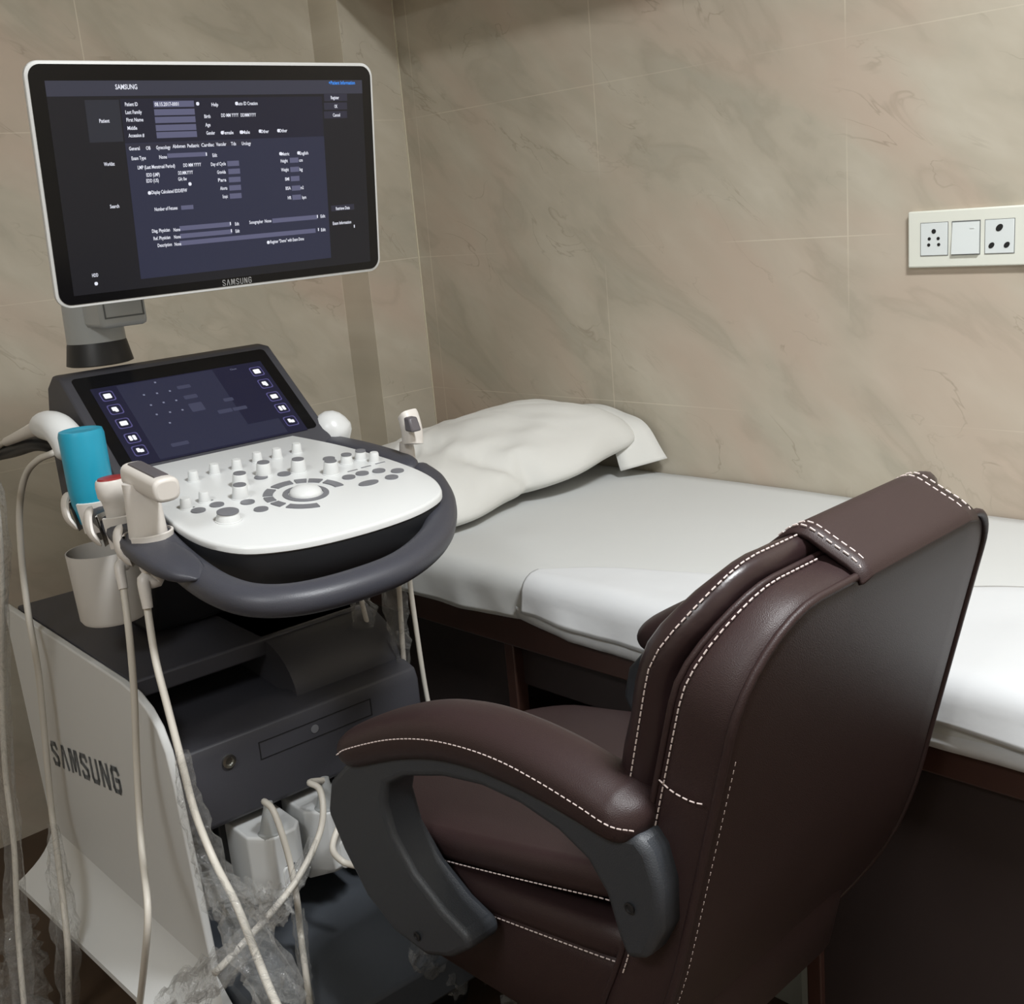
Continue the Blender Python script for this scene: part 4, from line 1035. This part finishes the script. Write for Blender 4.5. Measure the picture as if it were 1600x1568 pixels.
# loose crumpled film near the foot and on the floor
def film(label, pts, rad, seed, name='clear_film', amp=.6):
    frc = mf(pts[0]); bm = bmn(); crumple(bm, pts, rad, seed, amp=amp, sub=10, n=26)
    o = obj(name, bm, FILM, frc, angle=20); tagit(o, label, 'plastic film', 'crumpled clear films round the machine')
film('crumpled clear film draped over the white foot of the machine', [mb(250, 1562, .46), mb(290, 1546, .45), mb(335, 1520, .45), mb(375, 1492, .47)], lambda t: .016 + .012 * math.sin(t * 3.1), 61)
film('crumpled clear film beside the machine foot at the chair front', [mb(395, 1400, .49), mb(420, 1425, .48), mb(440, 1400, .49)], lambda t: .02, 66)
film('clear film loop on the footrest under the front leg of the chair arm', [ma(650, 1478, -1.32), ma(662, 1500, -1.32), ma(690, 1515, -1.33), ma(720, 1540, -1.33)], lambda t: .018, 71)
def floorfilm(label, pts, rad, seed):
    film(label, pts, rad, seed)
P = [onz(760, 1500, -1.27), onz(800, 1520, -1.27), onz(830, 1555, -1.28), onz(800, 1590, -1.28)]
P = [MR @ q for q in P]
film('tangle of clear film lying on the floor between chair and bed', P, lambda t: .035, 75)
film('clear film tangle on the floor at the lower left corner of the photo', [MR @ q for q in (onz(20, 1440, -1.22), onz(40, 1500, -1.26), onz(30, 1568, -1.29), onz(70, 1600, -1.29))], lambda t: .04, 79)

# ------------------------------------------------------------------ swivel chair
fc = Frame((-.93, .985, -H)); ch = thing('office_chair', fc, 'dark brown leather swivel armchair with white stitching in front of the bed', 'chair')
YC = .985
def recl(t):
    """rear surface: x for design z"""
    if t > -.72: return -.427 + .254 * t
    k = -.72 - t; return -.427 + .254 * -.72 - .254 * k - .9 * k * k
def bk(y, t, d, r=None):
    # d: distance in front of the rear surface
    x = recl(t); sl = .254 + (1.8 * (-.72 - t) if t < -.72 else 0); nx, nz_ = -1 / math.hypot(1, sl), sl / math.hypot(1, sl)
    x += .0 - .018 * (1 - ((y - YC) / .24) ** 2) * 0
    if d > 0: d *= 1 - .30 * sst(-.46, -.345, t)
    return V(x + nx * d, y, t + nz_ * d)
# outline in (y,t)
def back_outline(hw_top, hw_low, tt, tbm, r):
    out = []
    pts = []
    zc = (tt + tbm) / 2
    base = rrect(YC, zc, hw_low, (tt - tbm) / 2, r, 8, rs=[.055, r, .10, .10])
    for y, z in base:
        k = (z - tbm) / (tt - tbm); hw = hw_low + (hw_top - hw_low) * k ** 1.5
        out.append((YC + (y - YC) * hw / hw_low, z))
    return densify(out, .02)
OB = back_outline(.232, .248, -.365, -.93, .105)
bm = bmn(); puff(bm, OB, [(0, .0), (.4, .0), (.8, .0), (.94, .001), (.985, .004), (1.0, .010), (1.008, .025), (1.008, .048), (1.0, .066), (.97, .075), (.8, .077), (.4, .077), (0, .077)], bk)
back = obj('backrest', bm, LEATHER, fc, ch, angle=50)
bm = bmn(); P = [bk(YC + (y - YC) * 1.0, -.65 + (t + .65) * 1.0, .004) for y, t in OB]; sweep(bm, P, .0045, n=8, closed=True); obj('piping', bm, LEATHER, fc, back, angle=180)
bm = bmn(); P2 = [bk(YC + (y - YC) * 1.0, -.65 + (t + .65) * 1.0, .070) for y, t in OB]; sweep(bm, P2, .0035, n=8, closed=True); obj('piping', bm, LEATHER, fc, back, angle=180)
# stitching along the front edge of the gusset
bm = bmn(); NP = len(OB)
P3 = [bk(YC + (y - YC) * 1.012, -.65 + (t + .65) * 1.012, .060) for y, t in OB]
keep = [p for p, (y, t) in zip(P3, OB) if y < YC - .05 and t > -.80]
i0 = next(i for i in range(NP) if OB[i][0] < YC - .055 and OB[i][1] > -.5)
stitches(bm, keep); obj('stitching', bm, THREAD, fc, back); bm = bmn()
P4 = [bk(YC + (y - YC) * 1.004, -.65 + (t + .65) * 1.004, -.0) for y, t in OB]
P4 = [bk(YC + (y - YC) * .955, -.65 + (t + .65) * .955, -.0006) for y, t in OB if y < YC - .1 and t < -.47 and t > -.9]
stitches(bm, P4, r=.0004, dash=.004, gap=.005); obj('stitching', bm, THREAD, fc, back); bm = bmn()
# cross seam on the side gusset
P5 = [bk(.737 - .002, -.595 - .006 * k + .00 * k, .012 + .066 * (1 - k / 8)) for k in range(9)]
P5 = [ony(1030, 1218, .742), ony(1050, 1236, .738), ony(1080, 1252, .737), ony(1104, 1257, .739)]
stitches(bm, cr(P5, 5))
obj('stitching', bm, THREAD, fc, back)
# two front cushions (pillow top)
def cushion(hw, tt, tb_, d0, th, bul, r, name, m=LEATHER2, seam=True):
    o2 = densify(rrect(YC, (tt + tb_) / 2, hw, (tt - tb_) / 2, r, 7, rs=[.06, r, r, r]), .02)
    bm = bmn(); pf = [(0, 0), (.5, 0), (.9, .0)] + [(.9 + .1 * math.sin(math.pi * k / 8), th * .5 * (1 - math.cos(math.pi * k / 8))) for k in range(1, 8)] + [(.9, th), (.75, th + bul * .5), (.45, th + bul * .9), (0, th + bul)]
    def fmm(y, t, d, rr):
        wv = .004 * fbm((y * 14, t * 14, d * 30), 1, 2) if rr > .3 else 0
        return bk(y, t + (.010 * sst(1.10, 1.19, y) if t > -.37 else 0), d + d0 + wv)
    puff(bm, o2, pf, fmm); o = obj(name, bm, m, fc, ch, angle=180)
    if seam:
        bm = bmn(); zc = (tt + tb_) / 2; P = [bk(YC + (y - YC) * 1.006, zc + (t - zc) * 1.006, d0 + th * .5) for y, t in o2]
        stitches(bm, P + [P[0]]); obj('stitching', bm, THREAD, fc, o)
    return o
cushion(.236, -.350, -.80, .076, .050, .014, .10, 'back_cushion')
cushion(.18, -.46, -.70, .135, .015, .015, .07, 'lumbar_cushion', LEATHER, False)
# strap / headrest cover over the top
y0s, y1s = .918, 1.162
prof = [bk(0, -.3685, -.0010), bk(0, -.3625, .006), bk(0, -.358, .02), bk(0, -.354, .045), bk(0, -.350, .070), bk(0, -.347, .092), bk(0, -.350, .110), bk(0, -.362, .124), bk(0, -.40, .137), bk(0, -.47, .146)]
prof = cr(prof, 4); bm = bmn(); rows = []
for i in range(13):
    y = y0s + (y1s - y0s) * i / 12; s_ = (i - 6) / 6
    e_ = .004 if i in (0, 12) else 0
    sh = .012 * 0
    rows.append([bm.verts.new((p.x, y, p.z - e_ * .8)) for p in prof])
for A, B_ in zip(rows, rows[1:]):
    for j in range(len(A) - 1): bm.faces.new((A[j], B_[j], B_[j + 1], A[j + 1]))
hr = obj('headrest_cover', bm, LEATHER, fc, ch, angle=60); md = hr.modifiers.new('thick', 'SOLIDIFY'); md.thickness = .006; md.offset = 1
for y in (y0s + .008, y0s + .020, y1s - .006, y1s - .018):
    bm = bmn(); stitches(bm, [V(p.x, y, p.z) + (p - V(-.66, y, -.55)).normalized() * V(1, 0, 1).length * 0 + V(0, 0, .0068) for p in [V(q.x, y, q.z) for q in prof[1:30]]], r=.0009, dash=.0065, gap=.0035)
    obj('stitching', bm, THREAD, fc, hr)

# seat
def zedge(x, f, r_): k = min(1, max(0, (x + 1.22) / .48)); return f + (r_ - f) * k ** 1.2
def seat_layer(name, hwy, x0, x1, f, r_, th, bul, m, stitchz=None, rr=.09):
    xc = (x0 + x1) / 2; o2 = densify(rrect(xc, YC, (x1 - x0) / 2, hwy, rr, 7), .025)
    def fmm(x, y, d, q):
        zb = zedge(x, f, r_); dip = -.045 * (1 - q ** 2) * max(0, (x + 1.15)) * 1.0
        return V(x, y, zb + d + dip)
    bm = bmn(); pf = [(0, 0), (.6, 0), (.93, 0)] + [(.93 + .07 * math.sin(math.pi * k / 8), th * .5 * (1 - math.cos(math.pi * k / 8))) for k in range(1, 8)] + [(.93, th), (.8, th + bul * .4), (.5, th + bul * .8), (0, th + bul)]
    puff(bm, o2, pf, fmm); o = obj(name, bm, m, fc, ch, angle=180)
    bm = bmn(); P = [fmm(xc + (x - xc) * 1.003, YC + (y - YC) * 1.004, th * .12, 1) for x, y in o2]; stitches(bm, P + [P[0]]); obj('stitching', bm, THREAD, fc, o)
seat_layer('seat_cushion', .212, -1.25, -.66, -.822, -.728, .045, .01, LEATHER)
seat_layer('seat_pad', .216, -1.24, -.66, -.862, -.800, .045, 0, LEATHER)
bm = bmn()
o2 = densify(rrect(-.945, YC, .285, .214, .09, 7), .03)
puff(bm, o2, [(0, -1.0), (.5, -1.0), (.80, -.985), (.93, -.95), (.985, -.91), (.99, -.86), (.97, -.84), (0, -.84)], lambda x, y, d, q: V(x, y, d + (zedge(x, 0, .045) if d > -.95 else 0)))
obj('seat_shell', bm, LEATHER, fc, ch, angle=180)

# arms
def arm(sgn):
    f = lambda p: V(p.x if sgn > 0 else -.66 + (p.x + .66) * .83, p.y if sgn > 0 else 2 * YC - p.y, p.z)
    S = [(506, 1188), (540, 1168), (600, 1154), (660, 1153), (720, 1165), (780, 1187), (840, 1219), (900, 1256), (950, 1288), (990, 1296)]
    Bp = [(508, 1206), (545, 1206), (600, 1190), (660, 1184), (720, 1196), (780, 1224), (840, 1252), (890, 1280), (935, 1308), (962, 1316)]
    mid = []
    for s_, b_ in zip(S, Bp):
        a = ony(*s_, .700); b = ony(*b_, .700); mid.append(a.lerp(b, .35))
    mid[0] = mid[0].lerp(mid[1], .1)
    P = cr([V(p.x, .738, p.z + .004) for p in mid], 8)
    bm = bmn(); sweep(bm, [f(p) for p in P], lambda t: .040, lambda t: .024 + .009 * math.sin(math.pi * t * .95), n=22, e=2.5, upv=(0, 0, 1), roundcap=True, L=9)
    pad = obj('armrest_pad', bm, LEATHER, fc, ch, angle=180)
    # stitching on the outer shoulder of the pad
    bm = bmn(); ps = [ony(*s_, .6975) for s_ in S]; ps[0] = ps[0].lerp(ps[1], .55); stitches(bm, [f(p) for p in cr([V(p.x, .6985, p.z - .002) for p in ps], 6)], r=.0008)
    obj('stitching', bm, THREAD, fc, pad)
    poly = [(524, 1215), (520, 1262), (545, 1322), (582, 1395), (625, 1450), (675, 1488), (712, 1492), (744, 1478), (738, 1456), (700, 1418), (655, 1360), (622, 1300), (608, 1250), (612, 1222), (640, 1210), (700, 1210), (760, 1224), (820, 1252), (880, 1293), (926, 1338), (955, 1390), (972, 1450), (988, 1492), (1020, 1494), (1042, 1450), (1040, 1385), (1024, 1330), (1003, 1300), (960, 1292), (900, 1262), (840, 1228), (780, 1198), (720, 1176), (660, 1166), (600, 1168), (550, 1186)]
    pts = [ony(x, y, .722) for x, y in poly]
    bm = bmn(); prism(bm, [f(V(p.x, .712, p.z)) for p in pts], (0, sgn * .052, 0))
    fr_ = obj('armrest_frame', bm, ARMGREY, fc, ch, bevel=.011, seg=3)
    for (x, y) in ((984, 1418), (652, 1462)):
        bm = bmn(); p = ony(x, y, .711); lathe(bm, [(.006, 0), (.006, .0015), (.004, .0018), (.0035, .0004), (0, .0004)], f(p), axis=(0, -sgn, 0), n=14)
        obj('bolt_hole', bm, RUBBER, fc, fr_)
arm(1); arm(-1)
# base
bm = bmn(); box(bm, -1.05, -.80, .88, 1.09, -1.04, -.985); obj('seat_mechanism', bm, RUBBER, fc, ch, bevel=.01)
bm = bmn(); lathe(bm, [(.030, -1.27), (.030, -1.15), (.016, -1.148), (.016, -1.03)], (-.93, YC, 0), n=20); obj('gas_lift', bm, RUBBER, fc, ch)
bm = bmn(); lathe(bm, [(.05, -1.29), (.055, -1.27), (.045, -1.235), (.03, -1.23)], (-.93, YC, 0), n=20); obj('hub', bm, RUBBER, fc, ch)
for k in range(5):
    an = math.radians(20 + 72 * k); e = V(-.93 + .29 * math.cos(an), YC + .29 * math.sin(an), -1.272); c_ = V(-.93, YC, -1.255)
    bm = bmn(); sweep(bm, [c_.lerp(e, j / 6) for j in range(7)], lambda t: .026 - .008 * t, lambda t: .018 - .006 * t, n=12, e=3); leg = obj('leg', bm, RUBBER, fc, ch)
    bm = bmn(); lathe(bm, [(.008, -.022), (.026, -.021), (.028, -.016), (.028, .016), (.026, .021), (.008, .022)], (e.x, e.y, -H + .028), axis=(math.sin(an), -math.cos(an), .0), n=18)
    lathe(bm, [(.006, -.03), (.006, .03)], (e.x, e.y, -H + .055), n=8); obj('caster', bm, RUBBER, fc, leg)
